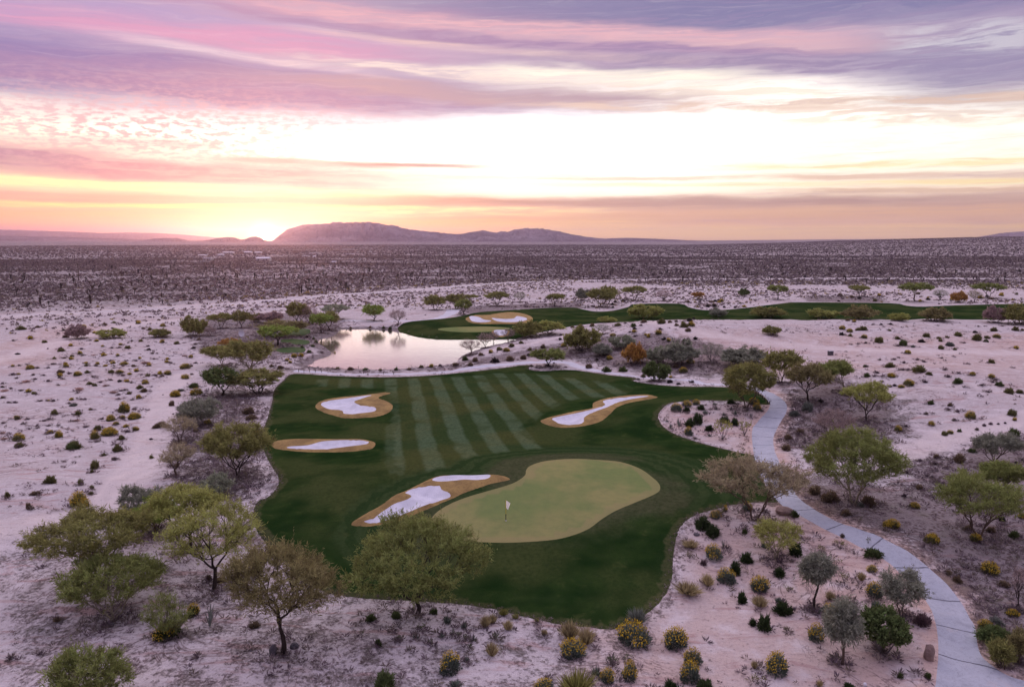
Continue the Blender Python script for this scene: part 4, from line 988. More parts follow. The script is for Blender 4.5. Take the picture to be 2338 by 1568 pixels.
T_ = [  # x, y base, crown width px, crown top y, leaf, bark, template, label
 (508, 903, 80, 838, 'dark', 'dark', 'mid0', 'dark green mesquite with short trunk left of the fairway corner, lower of two trees'),
 (590, 901, 94, 846, 'olive', 'dark', 'mid1', 'wide olive mesquite leaning over the upper left fairway corner'),
 (574, 850, 96, 778, 'olive', 'pale', 'mid1', 'tall rounded mesquite with pale forked trunks near the pond end of the cart path'),
 (508, 838, 82, 790, 'olive', 'pale', 'umb1', 'olive tree with thin pale stems left of the tall rounded mesquite'),
 (524, 797, 36, 773, 'orange', 'dark', 'mid2', 'small orange leaved tree on the sand left of the pond'),
 (634, 789, 84, 745, 'bright', 'dark', 'umb0', 'bright green umbrella shaped tree beside the lower tee box'),
 (642, 768, 92, 732, 'brown', 'dark', 'mid3', 'brownish tree behind the bright green umbrella tree at the tee boxes'),
 (442, 768, 50, 724, 'olive', 'brown', 'bush0', 'round olive tree at the edge of the left sandy plain'),
 (481, 768, 26, 746, 'bare', 'dark', 'bare0', 'small leafless tree beside the round olive tree on the left plain'),
 (505, 751, 48, 716, 'olive', 'dark', 'umb1', 'flat topped olive tree left of the white disc'),
 (552, 749, 36, 710, 'olive', 'dark', 'mid0', 'narrow olive tree just behind the white disc'),
 (586, 736, 26, 716, 'brown', 'dark', 'bush1', 'brown round shrubby tree behind the tee boxes'),
 (622, 736, 56, 712, 'mauve', 'brown', 'bush0', 'wide pinkish dry thicket tree behind the tee boxes'),
 (682, 740, 46, 692, 'olive', 'dark', 'mid2', 'tall olive tree left of the pink leafless tree behind the pond'),
 (707, 741, 40, 699, 'mauve', 'dark', 'bare1', 'pinkish nearly leafless tree left of the pond'),
 (752, 754, 44, 712, 'olive', 'dark', 'mid3', 'olive tree at the far left corner of the pond'),
 (733, 761, 50, 718, 'bright', 'dark', 'umb0', 'bright green flat tree at the left pond bank'),
 (766, 731, 52, 696, 'sage', 'brown', 'umb1', 'pale sage tree behind the far left pond corner'),
 (854, 733, 48, 696, 'bright', 'dark', 'mid0', 'bright olive tree standing behind the middle of the pond'),
 (909, 743, 38, 706, 'bare', 'brown', 'bare0', 'pale brown leafless tree behind the right half of the pond'),
 (994, 708, 42, 675, 'olive', 'dark', 'mid2', 'small olive tree left of the far path end'),
 (1042, 706, 38, 672, 'olive', 'dark', 'mid1', 'olive tree at the end of the far path'),
 (1059, 719, 32, 685, 'green', 'dark', 'mid3', 'green tree just right of the far path end'),
 (1074, 691, 30, 673, 'olive', 'brown', 'umb0', 'low olive tree behind the far path end'),
 (1135, 699, 44, 667, 'olive', 'dark', 'umb1', 'round olive tree above the wide far bunker'),
 (1188, 690, 24, 667, 'sage', 'brown', 'bare1', 'thin sage tree right of the round olive tree above the far bunker'),
 (1268, 700, 36, 671, 'olive', 'dark', 'umb0', 'small olive tree on the far fairway edge right of the wide bunker'),
 (1330, 686, 28, 660, 'grey', 'dark', 'bush1', 'grey shrubby tree left of the far tree pair'),
 (1374, 702, 50, 660, 'olive', 'brown', 'mid1', 'left tree of the pair on the far sand bay'),
 (1390, 695, 40, 654, 'olive', 'dark', 'mid0', 'right tree of the pair on the far sand bay'),
 (1408, 683, 22, 662, 'tan', 'dark', 'bare0', 'little tan tree behind the pair on the far sand bay'),
 (1449, 686, 46, 654, 'olive', 'brown', 'umb1', 'rounded olive tree right of the tree pair beyond the far fairway'),
 (1515, 687, 34, 664, 'mauve', 'dark', 'bare1', 'pale pink leafless tree beyond the far fairway'),
 (1475, 727, 62, 696, 'yellow', 'brown', 'bush0', 'large round yellow green bush on the near edge of the far fairway'),
 (1386, 736, 38, 723, 'yellow', 'brown', 'bush1', 'low yellow green bush on the ridge left of the large round one'),
 (1255, 764, 54, 733, 'yellow', 'brown', 'mid2', 'yellow green tree right of the small shore bunker'),
 (1205, 771, 58, 734, 'olive', 'brown', 'bush1', 'broad olive bush between the shore bunker and the yellow green tree'),
 (1075, 811, 46, 775, 'bare', 'brown', 'bare0', 'leftmost of the leafless pink trees on the right pond bank'),
 (1107, 795, 30, 760, 'bare', 'brown', 'bare1', 'second leafless tree from the left on the right pond bank'),
 (1127, 785, 24, 757, 'bare', 'brown', 'bare0', 'third leafless tree from the left on the right pond bank'),
 (1161, 780, 28, 750, 'bare', 'brown', 'bare1', 'rightmost leafless tree on the pond bank under the shore bunker'),
 (1330, 801, 74, 747, 'olive', 'dark', 'bush0', 'round dense olive mesquite on the bank right of the pond'),
 (1251, 837, 66, 797, 'green', 'dark', 'mid3', 'low spreading green tree on the small sand island by the white path'),
 (1447, 832, 50, 786, 'orange', 'brown', 'bush1', 'orange brown round bush on the bank above the white path'),
 (1500, 871, 52, 827, 'dark', 'dark', 'bush0', 'dense dark green shrub on the sand strip beside the fairway'),
 (1375, 812, 40, 786, 'grey', 'dark', 'bush1', 'small grey shrub left of the orange brown bush'),
 (1419, 795, 48, 766, 'sage', 'brown', 'bush0', 'sage green bush above the orange brown bush'),
 (1376, 764, 36, 740, 'grey', 'grey', 'bare0', 'grey twiggy shrub above the round olive mesquite'),
 (1554, 833, 76, 779, 'grey', 'brown', 'bush1', 'large grey green palo verde on the bank right of the orange brown bush'),
 (1502, 829, 44, 791, 'sage', 'brown', 'bush0', 'sage shrub touching the left side of the large grey green palo verde'),
 (1624, 829, 46, 784, 'grey', 'grey', 'bare1', 'round grey leafless bush on the bank above the fairway end'),
 (1701, 837, 90, 794, 'grey', 'brown', 'bush1', 'wide grey green bush behind the big mesquite at the path bend'),
 (1782, 875, 70, 803, 'olive', 'brown', 'mid1', 'olive tree right behind the big mesquite at the path bend'),
 (1775, 684, 42, 652, 'green', 'dark', 'umb0', 'dark green round tree beyond the middle of the far fairway'),
 (1962, 677, 42, 652, 'olive', 'dark', 'umb1', 'olive tree pair like crown beyond the far fairway right of centre'),
 (2089, 688, 60, 647, 'green', 'brown', 'umb0', 'widest green umbrella tree beyond the far fairway'),
 (2146, 685, 30, 661, 'grey', 'dark', 'bare1', 'thin grey tree left of the orange tree beyond the far fairway'),
 (2188, 691, 27, 666, 'orange', 'dark', 'bush0', 'round orange tree beyond the far fairway at the right'),
 (2224, 691, 28, 663, 'brown', 'dark', 'bare0', 'brown thin tree right of the round orange tree'),
 (2256, 681, 56, 647, 'green', 'brown', 'umb1', 'green umbrella tree at the far right beyond the fairway'),
 (1592, 684, 26, 667, 'orange', 'dark', 'mid0', 'small orange brown tree left on the far sand bay strip'),
 (1697, 677, 22, 659, 'dark', 'dark', 'bush1', 'small dark bushy tree between the orange one and the dark green round tree'),
 (1878, 727, 60, 706, 'yellow', 'brown', 'bush0', 'low yellow green bush on the ridge crest left of the brown bush'),
 (1964, 730, 66, 699, 'brown', 'dark', 'bush1', 'large olive brown bush on the ridge crest'),
 (2051, 733, 38, 715, 'yellow', 'brown', 'bush0', 'small yellow green bush on the ridge crest between two brown bushes'),
 (2134, 733, 60, 704, 'brown', 'dark', 'bush1', 'brown bush on the ridge crest right of the small yellow one'),
 (2274, 737, 42, 701, 'mauve', 'brown', 'bush0', 'mauve brown bush on the ridge crest near the right edge'),
 (2326, 739, 62, 697, 'olive', 'brown', 'bush1', 'tall olive bush on the ridge crest at the right edge'),
 (1748, 725, 66, 701, 'olive', 'brown', 'bush1', 'olive bush on the ridge crest left of centre'),
 (1636, 724, 38, 704, 'grey', 'brown', 'bush0', 'dark grey bush on the ridge crest'),
 (1762, 765, 32, 744, 'olive', 'brown', 'bush0', 'olive bush on the sandy slope below the ridge crest'),
 (179, 773, 46, 742, 'mauve', 'brown', 'bush1', 'mauve brown bush on the far edge of the left sandy plain'),
 (253, 772, 52, 751, 'yellow', 'brown', 'bush0', 'oval olive yellow bush on the far edge of the left plain'),
 (365, 770, 42, 751, 'olive', 'brown', 'bush1', 'dull olive bush between the oval bush and the round olive tree'),
]
GT = 'desert trees around the golf course'
for i, (x, y, w, top, lf, bk, tp, lb) in enumerate(T_):
    mm = TPL[tp]; dm = mm[2]
    put_tree(x, y, w, top, lf, bk, mm, lb, 'tree' if tp[:4] != 'bush' else 'bush', GT, 'desert_tree' if tp[:4] != 'bush' else 'large_bush', dm, rz=(i * 1.7) % 6.28, kw_=1.06)

# near trees: each its own mesh, grown at its real size
NEAR = [  # x, y, width, top, leaf, bark, gen kwargs, label
 (648, 1491, 272, 1253, 'brown', 'dark', dict(cb=.20, tips=430, per=50, trunks=1, flat=.35, spread=.75), 'large brownish olive mesquite with dark forked trunk at the bottom left'),
 (488, 1348, 228, 1155, 'yellow', 'dark', dict(cb=.26, tips=330, per=42, trunks=1, flat=.3, spread=.9), 'yellow green mesquite with slender dark trunk left of the big brownish one'),
 (262, 1415, 208, 1272, 'green', 'pale', dict(cb=.16, tips=340, per=52, trunks=4, flat=.2), 'green palo verde with several pale stems in the left foreground'),
 (236, 1336, 252, 1168, 'olive', 'brown', dict(cb=.42, tips=430, per=62, trunks=2, flat=.9), 'wide dark olive mesquite behind the multi stemmed palo verde'),
 (208, 1628, 168, 1490, 'green', 'brown', dict(cb=.2, tips=260, per=42, trunks=3), 'feathery green tree cut off by the bottom left edge'),
 (954, 1404, 330, 1186, 'green', 'dark', dict(cb=.20, tips=560, per=66, trunks=1, flat=.2, spread=.7, lump=.3), 'big round green mesquite in front of the near putting green'),
 (321, 1193, 104, 1112, 'grey', 'brown', dict(cb=.12, tips=210, per=44, trunks=4), 'grey green feathery shrub tree behind the yellow green cluster'),
 (356, 1213, 112, 1138, 'bright', 'brown', dict(cb=.22, tips=230, per=46, trunks=3), 'small bright green tree left of the yellow green cluster'),
 (434, 1256, 168, 1108, 'yellow', 'dark', dict(cb=.40, tips=320, per=50, trunks=1, flat=.6), 'spreading yellow green tree behind the slender trunk mesquite'),
 (543, 1090, 156, 967, 'olive', 'dark', dict(cb=.22, tips=360, per=54, trunks=2, flat=.2), 'rounded olive mesquite at the left fairway edge beside the narrow bunker'),
 (403, 1089, 82, 1012, 'tan', 'brown', dict(cb=.30, tips=200, per=18, trunks=1, leafW=.035), 'thin tan nearly bare tree left of the rounded olive mesquite'),
 (412, 1012, 78, 952, 'tan', 'brown', dict(cb=.30, tips=190, per=16, trunks=2, leafW=.035), 'faint straw coloured tree above the thin tan one'),
 (455, 972, 92, 909, 'grey', 'grey', dict(cb=.05, tips=260, per=40, trunks=4), 'round dark grey bush tree left of the upper fairway bunker'),
 (497, 1132, 66, 1084, 'sage', 'grey', dict(cb=.06, tips=170, per=30, trunks=5), 'wispy sage shrub below the rounded olive mesquite'),
 (1704, 932, 118, 831, 'olive', 'brown', dict(cb=.22, tips=420, per=56, trunks=2, flat=.1, lump=.25), 'big mesquite on the planted sand island at the path bend'),
 (1847, 918, 98, 831, 'brown', 'dark', dict(cb=.32, tips=300, per=40, trunks=1, flat=.3), 'yellow brown mesquite with black trunk right of the path bend'),
 (1930, 897, 88, 825, 'green', 'pale', dict(cb=.40, tips=300, per=48, trunks=1, flat=.6, lean=(-1.6, 0)), 'leaning palo verde with pale trunk right of the black trunk mesquite'),
 (1978, 960, 112, 872, 'yellow', 'dark', dict(cb=.34, tips=260, per=38, trunks=2, flat=.7), 'bright yellow green tree with dark forked trunk on the right slope'),
 (1903, 1008, 90, 934, 'bare', 'brown', dict(cb=.24, tips=280, per=16, trunks=2, leafW=.03), 'purplish bare tree behind the big green palo verde on the right'),
 (1949, 1150, 206, 980, 'green', 'pale', dict(cb=.18, tips=500, per=62, trunks=2, flat=.1, lump=.25), 'big dense green palo verde right of the cart path'),
 (1720, 1188, 214, 1040, 'tan', 'brown', dict(cb=.26, tips=380, per=46, trunks=2, flat=.5, wisp=.9), 'grey tan feathery tree arching over the cart path'),
 (2231, 1232, 202, 1086, 'green', 'brown', dict(cb=.26, tips=360, per=48, trunks=2, flat=.6), 'broad low palo verde on the dark slope at the right'),
 (2290, 1137, 102, 1055, 'green', 'brown', dict(cb=.30, tips=230, per=44, trunks=1, flat=.4), 'green tree above the broad palo verde near the right edge'),
 (2272, 1068, 96, 989, 'grey', 'brown', dict(cb=.28, tips=230, per=36, trunks=2, flat=.3), 'grey green airy tree highest on the right slope'),
 (1771, 1277, 112, 1187, 'yellow', 'pale', dict(cb=.22, tips=220, per=26, trunks=2, flat=.3, leafW=.04), 'small open palo verde with yellowish trunk on the pink sand'),
 (1858, 1391, 76, 1268, 'grey', 'dark', dict(cb=.36, tips=180, per=40, trunks=1, droop=.8, spread=.95, thick=.7), 'young weeping tree with drooping dark foliage on the pink sand'),
 (1923, 1516, 84, 1376, 'grey', 'brown', dict(cb=.26, tips=230, per=44, trunks=1, droop=.8, spread=.95, thick=.7), 'feathery weeping tree nearest the bottom beside the glossy shrub'),
 (2058, 1410, 90, 1303, 'grey', 'brown', dict(cb=.22, tips=200, per=32, trunks=2, droop=.5, thick=.6), 'airy grey green tree leaning by the cart path edge'),
 (2016, 1487, 116, 1396, 'dark', 'grey', dict(cb=.14, tips=260, per=44, trunks=3, leafL=.16, leafW=.10), 'broad dark glossy leaved shrub right of the feathery weeping tree'),
 (2322, 1394, 40, 1300, 'bare', 'dark', dict(cb=.20, tips=70, per=10, trunks=1, thick=.7, leafW=.025), 'slim leafless sapling at the right edge'),
 (384, 1453, 98, 1360, 'green', 'green', dict(cb=.03, tips=170, per=26, trunks=9, leafW=.03, wisp=1.2), 'broom like green shrub with upright wands in the left foreground'),
 (2275, 1470, 66, 1436, 'dark', 'dark', dict(cb=.02, tips=170, per=44, trunks=5), 'dark rounded bush at the right of the cart path bottom'),
 (2285, 1523, 48, 1466, 'olive', 'brown', dict(cb=.02, tips=120, per=34, trunks=6, wisp=1.0), 'tufted olive bush in front of the dark rounded bush by the path'),
 (2322, 1510, 44, 1440, 'brown', 'brown', dict(cb=.05, tips=110, per=24, trunks=4), 'brown open shrub at the lower right edge'),
]
for i, (x, y, w, top, lf, bk, kw, lb) in enumerate(NEAR):
    p, dep = at(x, y); s = dep / F; W = w * s
    dpn = math.atan2(CAMZ - p.z, math.hypot(p.x, p.y)); Hh = max(((y - top) * s - 0.30 * W / 2 * math.sin(dpn)) / math.cos(dpn), .5)
    kw = dict(kw); sc_ = max(1.0, dep / 75.0); kw.setdefault('leafL', .24 * sc_ ** .5); kw.setdefault('leafW', .050 * sc_ ** .6)
    mm = tree_meshes('n', seed=300 + i, Hh=Hh, Wd=W * 1.0, **kw)
    bush = ('shrub' in lb and 'tree' not in lb) or 'bush at' in lb or 'bush in' in lb
    put_tree(x, y, w, top, lf, bk, mm, lb, 'shrub' if bush else 'tree', None if bush else GT, 'large_shrub' if bush else 'desert_tree', mm[2])

# ------------------------------------------------------------------ shrubs
def dome(rg, n, up=0.25, rx=1.0, rz=.85, lo=.58, am=.47):
    d = rg.normal(size=(n, 3)); d[:, 2] = np.abs(d[:, 2]) * .9 + 0.02; d /= np.linalg.norm(d, axis=1)[:, None]
    lob = rg.normal(size=(9, 3)); lob[:, 2] = np.abs(lob[:, 2]); lob /= np.linalg.norm(lob, axis=1)[:, None]
    g = np.exp(((d @ lob.T).max(1) - 1) * 11); r = rg.uniform(.3, 1, n) ** .5 * (lo + am * g); rx = rx * np.where(d[:, 0] > 0, rg.uniform(.8, 1.1), rg.uniform(.8, 1.1))
    return d, np.stack([d[:, 0] * r * rx, d[:, 1] * r * rx, d[:, 2] * r * rz], 1)
def sh_round(seed, n, L, W, **kw):   # dense rounded bush, radius 1
    rg = np.random.RandomState(seed); d, P = dome(rg, n, **kw)
    V, Q = blades(P - d * L * .4, d + rg.normal(size=(n, 3)) * .6 + [0, 0, .3], L * rg.uniform(.4, 1.7, n), W * rg.uniform(.7, 1.3, n), rg)
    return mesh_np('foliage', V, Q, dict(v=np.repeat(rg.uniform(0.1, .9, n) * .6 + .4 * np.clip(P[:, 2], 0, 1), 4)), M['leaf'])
def sh_flowers(seed, n, s):
    rg = np.random.RandomState(seed); d, P = dome(rg, n * 3); k = (d[:, 2] > .28); P = P[k][:n]; d = d[k][:n]; n = len(P)
    cl = rg.normal(size=(7, 3)); cl[:, 2] = np.abs(cl[:, 2]) + .6; cl /= np.linalg.norm(cl, axis=1)[:, None]; q = (d[:, 2] > .80) | (((d @ cl.T).max(1) > .90)); d = d[q]; P = d * np.array([.98, .98, .86]) * rg.uniform(.86, 1.10, (len(d), 1)); n = len(P)
    V, Q = blades(P, rg.normal(size=(n, 3)) + [0, 0, .3], np.full(n, s), np.full(n, s * .9), rg)
    return mesh_np('flowers', V, Q, None, M['flower'])
def sh_tuft(seed, n, L, W, splay=.7):
    rg = np.random.RandomState(seed); a = rg.uniform(0, 6.28, n); t = rg.uniform(0, 1, n) ** .7 * splay
    D = np.stack([np.cos(a) * np.sin(t * 1.3), np.sin(a) * np.sin(t * 1.3), np.cos(t * 1.3)], 1)
    P = np.stack([np.cos(a), np.sin(a), a * 0], 1) * (rg.uniform(0, .3, n) * (t + .2))[:, None]
    V, Q = blades(P, D, L * rg.uniform(.6, 1.1, n), np.full(n, W), rg)
    return mesh_np('foliage', V, Q, dict(v=np.repeat(rg.uniform(0, 1, n), 4)), M['leaf'])
def sh_sparse(seed, n):
    rg = np.random.RandomState(seed); segs = []; P = []; D = []
    for i in range(7):
        a = i * .9 + rg.rand(); q = np.array([math.cos(a) * rg.uniform(.4, .9), math.sin(a) * rg.uniform(.4, .9), rg.uniform(.7, 1.15)])
        m = q * .5 + rg.normal(size=3) * .07; segs += [(np.zeros(3), m, .035, .025), (m, q, .025, .012)]
        for j in range(n // 7): P.append(q + rg.normal(size=3) * [.22, .22, .13]); D.append(rg.normal(size=3))
    tv, tq = tube(segs, 4); P = np.array(P); D = np.array(D)
    V, Q = blades(P, D, np.full(len(P), .17), np.full(len(P), .12), rg)
    return mesh_np('stems', tv, tq, None, M['bark']), mesh_np('foliage', V, Q, dict(v=np.repeat(rg.uniform(.1, 1, len(P)), 4)), M['leaf'])
def sh_wands(seed, n=9):
    rg = np.random.RandomState(seed); segs = []
    for i in range(n):
        a = rg.uniform(0, 6.28); t = rg.uniform(.05, .5); q = np.array([math.cos(a) * t, math.sin(a) * t, rg.uniform(.8, 1.3)])
        m = q * .5 + rg.normal(size=3) * .03; segs += [(np.zeros(3), m, .04, .035), (m, q, .035, .015)]
    tv, tq = tube(segs, 4); return mesh_np('stems', tv, tq, None, M['bark'])
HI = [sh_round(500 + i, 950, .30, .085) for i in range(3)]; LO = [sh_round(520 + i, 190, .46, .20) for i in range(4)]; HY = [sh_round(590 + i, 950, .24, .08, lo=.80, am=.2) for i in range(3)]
FHI = [sh_flowers(540 + i, 520, .085) for i in range(3)]; FLO = [sh_flowers(550 + i, 150, .22) for i in range(3)]
TUF = [sh_tuft(560 + i, 420, 1.15, .055) for i in range(3)]; SPA = [sh_sparse(570 + i, 150) for i in range(3)]; WAN = [sh_wands(580 + i) for i in range(2)]
AGV = [sh_tuft(585, 46, 1.0, .16, 1.0)]
for me in HI + HY + LO + TUF + AGV: me.name = 'foliage'
SHR = []   # records, labelled afterwards
KINDS = {'r': ('shrub', 'shrub'), 'y': ('flowering_shrub', 'shrub'), 'g': ('grass_tuft', 'grass tuft'), 's': ('leafy_shrub', 'shrub'), 'w': ('cactus', 'cactus'), 'a': ('agave', 'agave')}
SCOL = {'dk': (0.034, 0.050, 0.020), 'gn': (0.066, 0.086, 0.032), 'ol': (0.110, 0.105, 0.042), 'gy': (0.105, 0.115, 0.095), 'bl': (0.095, 0.115, 0.090), 'pk': (0.30, 0.205, 0.175), 'pu': (0.105, 0.070, 0.072), 'tn': (0.26, 0.215, 0.115), 'br': (0.125, 0.095, 0.060), 'bk': (0.035, 0.030, 0.028), 'yg': (0.17, 0.165, 0.050)}
_si = [0]
def shrub(x, y, w, kind, col, h=None, zone='', hi=None, wh=None):
    """x, y: middle of the base on the picture; w: width px"""
    i = _si[0] = _si[0] + 1
    p, dep = at(x, y); s = dep / F; w = w * 1.08; W = w * s; Hh = (h * s if h else W * (.62 if kind in 'ry' else .8 if kind == 'g' else .85))
    if hi is None: hi = w > 13
    rz = (i * 2.399) % 6.28
    nm, cat = KINDS[kind]
    c = SCOL[col]; k = 0.85 + .3 * ((i * 7919) % 97) / 97.0
    k *= 1.6; cc = (c[0] * k, c[1] * k, c[2] * k)
    SHR.append(dict(i=i, p=p, W=W, H=Hh, rz=rz, hi=hi, cc=cc, nm=nm, x=x, y=y, w=w, kind=kind, col=col, zone=zone, cat=cat))
def build_shrub(r):
    i, p, W, Hh, rz, hi, cc, kind, nm = (r[k] for k in ('i', 'p', 'W', 'H', 'rz', 'hi', 'cc', 'kind', 'nm'))
    def one(n, me, sx, sz, cc=None, parent=None):
        o = bpy.data.objects.new(n, me); COL.objects.link(o); q = ((i * 31) % 17) / 17.0 - .5; o.scale = (sx * (1 + .35 * q), sx * (1 - .35 * q), sz * (1 + .3 * (((i * 13) % 11) / 11.0 - .5)))
        if parent: o.parent = parent
        else: o.location = p; o.rotation_euler = (0, 0, rz)
        if cc: o.color = (cc[0], cc[1], cc[2], 1)
        return o
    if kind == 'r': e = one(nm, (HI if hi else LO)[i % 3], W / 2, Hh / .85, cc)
    elif kind == 'g': e = one(nm, TUF[i % 3], W / 1.75, Hh / 1.1, cc)
    elif kind == 'w': e = one(nm, WAN[i % 2], W / 1.0, Hh / 1.2, cc)
    elif kind == 'a': e = one(nm, AGV[0], W / 1.8, Hh / 1.0, cc)
    else:
        e = empty(nm, p, rz)
        if kind == 'y':
            one('foliage', (HY if hi else LO)[i % 3], W / 2, Hh / .85, cc, e); one('flowers', (FHI if hi else FLO)[i % 3], W / 2 * 1.04, Hh / .85 * 1.05, None, e)
        else:
            one('stems', SPA[i % 3][0], W / 2, Hh / 1.15, BARK['grey'], e); one('foliage', SPA[i % 3][1], W / 2, Hh / 1.15, cc, e)
    r['e'] = e
# foreground right, picture crop (1600,950) at 2.157x
def k6(L, kind, col, zone, dy=.0):
    for t in L:
        cx, cy, w = t[:3]; h = t[3] if len(t) > 3 else None
        X = 1496.3 + cx * .4336; Yc = 888.4 + cy * .4336; Wd = w * .4336; hh = (h * .4336 if h else None)
        shrub(X, Yc + Wd * .33 if hh is None else Yc + hh * .45, Wd, kind, col, hh, zone)
ZR = 'on the pink sand bed left of the cart path'; ZI = 'on the sand island at the path bend'; ZB = 'on the bottom sand bank below the dark turf'
k6([(245, 700, 95, 75), (303, 745, 85, 60), (480, 885, 75, 62), (420, 940, 68, 66), (735, 840, 88, 60), (655, 957, 80, 56), (455, 1095, 62, 66), (670, 1150, 100, 68), (575, 1225, 90, 86), (515, 1228, 40, 36)], 'r', 'dk', ZR)
k6([(1145, 857, 95, 55), (470, 745, 30, 34), (735, 655, 45, 40), (985, 770, 25, 22), (1290, 1503, 36, 30), (1435, 1508, 36, 32)], 'r', 'gn', ZR)
k6([(305, 850, 100, 78), (375, 980, 95, 76), (550, 1025, 108, 70), (845, 1282, 82, 80), (1155, 1058, 90, 62), (1140, 942, 66, 36), (915, 1160, 100, 60), (640, 1440, 128, 100), (315, 660, 62, 36), (485, 620, 52, 40), (368, 632, 26, 26)], 'y', 'bl', ZR)
k6([(1165, 1140, 62, 60)], 'r', 'bl', ZR); k6([(1405, 1208, 90, 66), (253, 910, 36, 28), (1305, 1305, 40, 40)], 'r', 'pu', ZR)
k6([(185, 815, 92, 38), (170, 1045, 150, 70), (275, 1000, 88, 72), (550, 1115, 88, 66), (920, 1085, 56, 48), (1085, 985, 48, 50), (520, 1450, 42, 40), (865, 1545, 42, 40)], 'g', 'tn', ZR)
k6([(875, 850, 44, 50), (940, 920, 64, 52), (970, 822, 56, 40), (995, 1000, 50, 50), (180, 872, 38, 40), (540, 1530, 62, 50), (345, 655, 40, 46), (760, 765, 46, 44), (690, 1265, 30, 24), (1120, 800, 26, 26), (700, 1050, 40, 36), (1015, 1100, 30, 30)], 's', 'ol', ZR)
k6([(358, 812, 32, 48)], 'w', 'gy', ZR); k6([(572, 815, 36, 48), (650, 1105, 46, 36)], 'a', 'bl', ZR)
k6([(85, 1552, 96, 66), (260, 1556, 112, 70), (1020, 1562, 90, 34)], 'r', 'dk', ZR); k6([(105, 1310, 148, 92), (195, 1410, 92, 78), (182, 1492, 110, 84)], 'y', 'bl', ZR)
# planted island
k6([(395, 62, 44, 30), (240, 95, 38, 30), (165, 105, 42, 30), (178, 176, 56, 44), (222, 158, 66, 52), (285, 200, 52, 40), (365, 160, 62, 36), (418, 170, 48, 40)], 'r', 'dk', ZI)
k6([(520, 66, 54, 34), (535, 95, 46, 32), (112, 98, 60, 34), (165, 74, 54, 32), (214, 68, 46, 28), (175, 222, 52, 42)], 'y', 'bl', ZI)
k6([(355, 225, 84, 90), (468, 215, 72, 66), (345, 178, 50, 40)], 's', 'yg', ZI)
k6([(83, 195, 28, 38), (125, 178, 34, 46), (505, 138, 20, 26)], 'w', 'gy', ZI)
k6([(262, 118, 32, 24), (420, 122, 22, 28), (398, 98, 20, 20), (312, 75, 24, 18), (420, 70, 22, 16), (480, 108, 20, 14), (285, 240, 24, 16), (210, 255, 22, 14), (360, 128, 24, 22), (60, 165, 20, 14), (320, 100, 20, 18), (560, 110, 20, 14)], 'a', 'bl', ZI)
# bottom bank
def k5(L, kind, col, zone=ZB):
    for t in L:
        cx, cy, w = t[:3]; h = t[3] if len(t) > 3 else w * .7
        shrub(748.2 + cx * .4337, 888.4 + (cy + h * .42) * .4337, w * .4337, kind, col, h * .4337, zone)
k5([(830, 1225, 60, 64), (866, 1205, 56, 60), (950, 1240, 54, 64), (865, 1370, 68, 80), (1275, 1270, 104, 96), (1360, 1302, 104, 92), (1140, 1277, 38, 40)], 'g', 'tn')
k5([(1290, 1362, 140, 96), (1608, 1285, 172, 112), (645, 1442, 128, 92), (1475, 1510, 82, 66), (1588, 1490, 86, 82), (1140, 1556, 112, 60)], 'y', 'bl')
k5([(1628, 1195, 124, 84)], 'g', 'gy'); k5([(1310, 1550, 200, 130)], 'g', 'yg')
k5([(630, 1207, 62, 56), (718, 1242, 38, 40), (465, 1297, 38, 36), (600, 1290, 36, 36), (765, 1310, 38, 34), (730, 1416, 42, 38), (672, 1545, 68, 54), (1415, 1482, 62, 54)], 'a', 'bl')
k5([(540, 1327, 26, 34), (493, 1252, 38, 36), (178, 1290, 30, 34), (658, 1285, 26, 34), (725, 1308, 26, 28), (750, 1355, 28, 30), (425, 1362, 24, 24), (885, 1302, 34, 34), (378, 1310, 26, 24), (1580, 1420, 48, 30), (1500, 1435, 52, 40), (690, 1288, 30, 26)], 's', 'gn')
k5([(300, 1530, 132, 92), (228, 1200, 62, 40), (265, 1335, 42, 36), (360, 1190, 50, 36), (560, 1165, 56, 30)], 'r', 'gn')
k5([(925, 1172, 60, 36), (990, 1195, 46, 24), (1100, 1215, 30, 18)], 'g', 'yg')
# foreground left
def k4(L, kind, col, zone):
    for t in L:
        cx, cy, w = t[:3]; h = t[3] if len(t) > 3 else w * .6
        shrub(cx * .4337, 888.4 + (cy + h * .42) * .4337, w * .4337, kind, col, h * .4337, zone)
ZL = 'on the sand among the left foreground trees'; ZP = 'on the pale sandy plain at the left'
k4([(1018, 1165, 68, 56)], 'y', 'dk', ZL); k4([(300, 1212, 48, 24), (930, 400, 30, 30)], 'g', 'br', ZL); k4([(1105, 1200, 90, 110)], 'w', 'gy', ZL)
k4([(880, 1275, 150, 60)], 'y', 'dk', ZL)
k4([(870, 1225, 20, 24), (565, 1245, 30, 18), (1160, 1000, 60, 34), (1100, 988, 34, 40), (430, 975, 50, 40), (1340, 1240, 60, 30), (205, 1393, 16, 10), (52, 1410, 16, 26), (1040, 1410, 14, 10)], 'r', 'br', ZL)
k4([(415, 578, 92, 70), (448, 600, 56, 44), (655, 100, 64, 50), (583, 155, 44, 30), (925, 22, 56, 36), (710, 140, 60, 34), (575, 222, 80, 38), (730, 42, 26, 18), (500, 245, 40, 40), (310, 240, 40, 30), (265, 225, 26, 20), (1095, 172, 40, 30), (1335, 230, 60, 30)], 'y', 'ol', ZP)
k4([(515, 205, 40, 28), (288, 122, 36, 26), (88, 148, 30, 26), (386, 292, 92, 44), (100, 293, 48, 26), (265, 475, 72, 44), (615, 312, 60, 32), (500, 400, 50, 40), (485, 430, 28, 22), (797, 355, 26, 20), (485, 515, 24, 22), (480, 546, 30, 18), (424, 492, 28, 34), (410, 125, 30, 26), (545, 343, 28, 18), (602, 366, 22, 18), (640, 255, 30, 26), (680, 20, 22, 16), (40, 557, 34, 30)], 'r', 'ol', ZP)
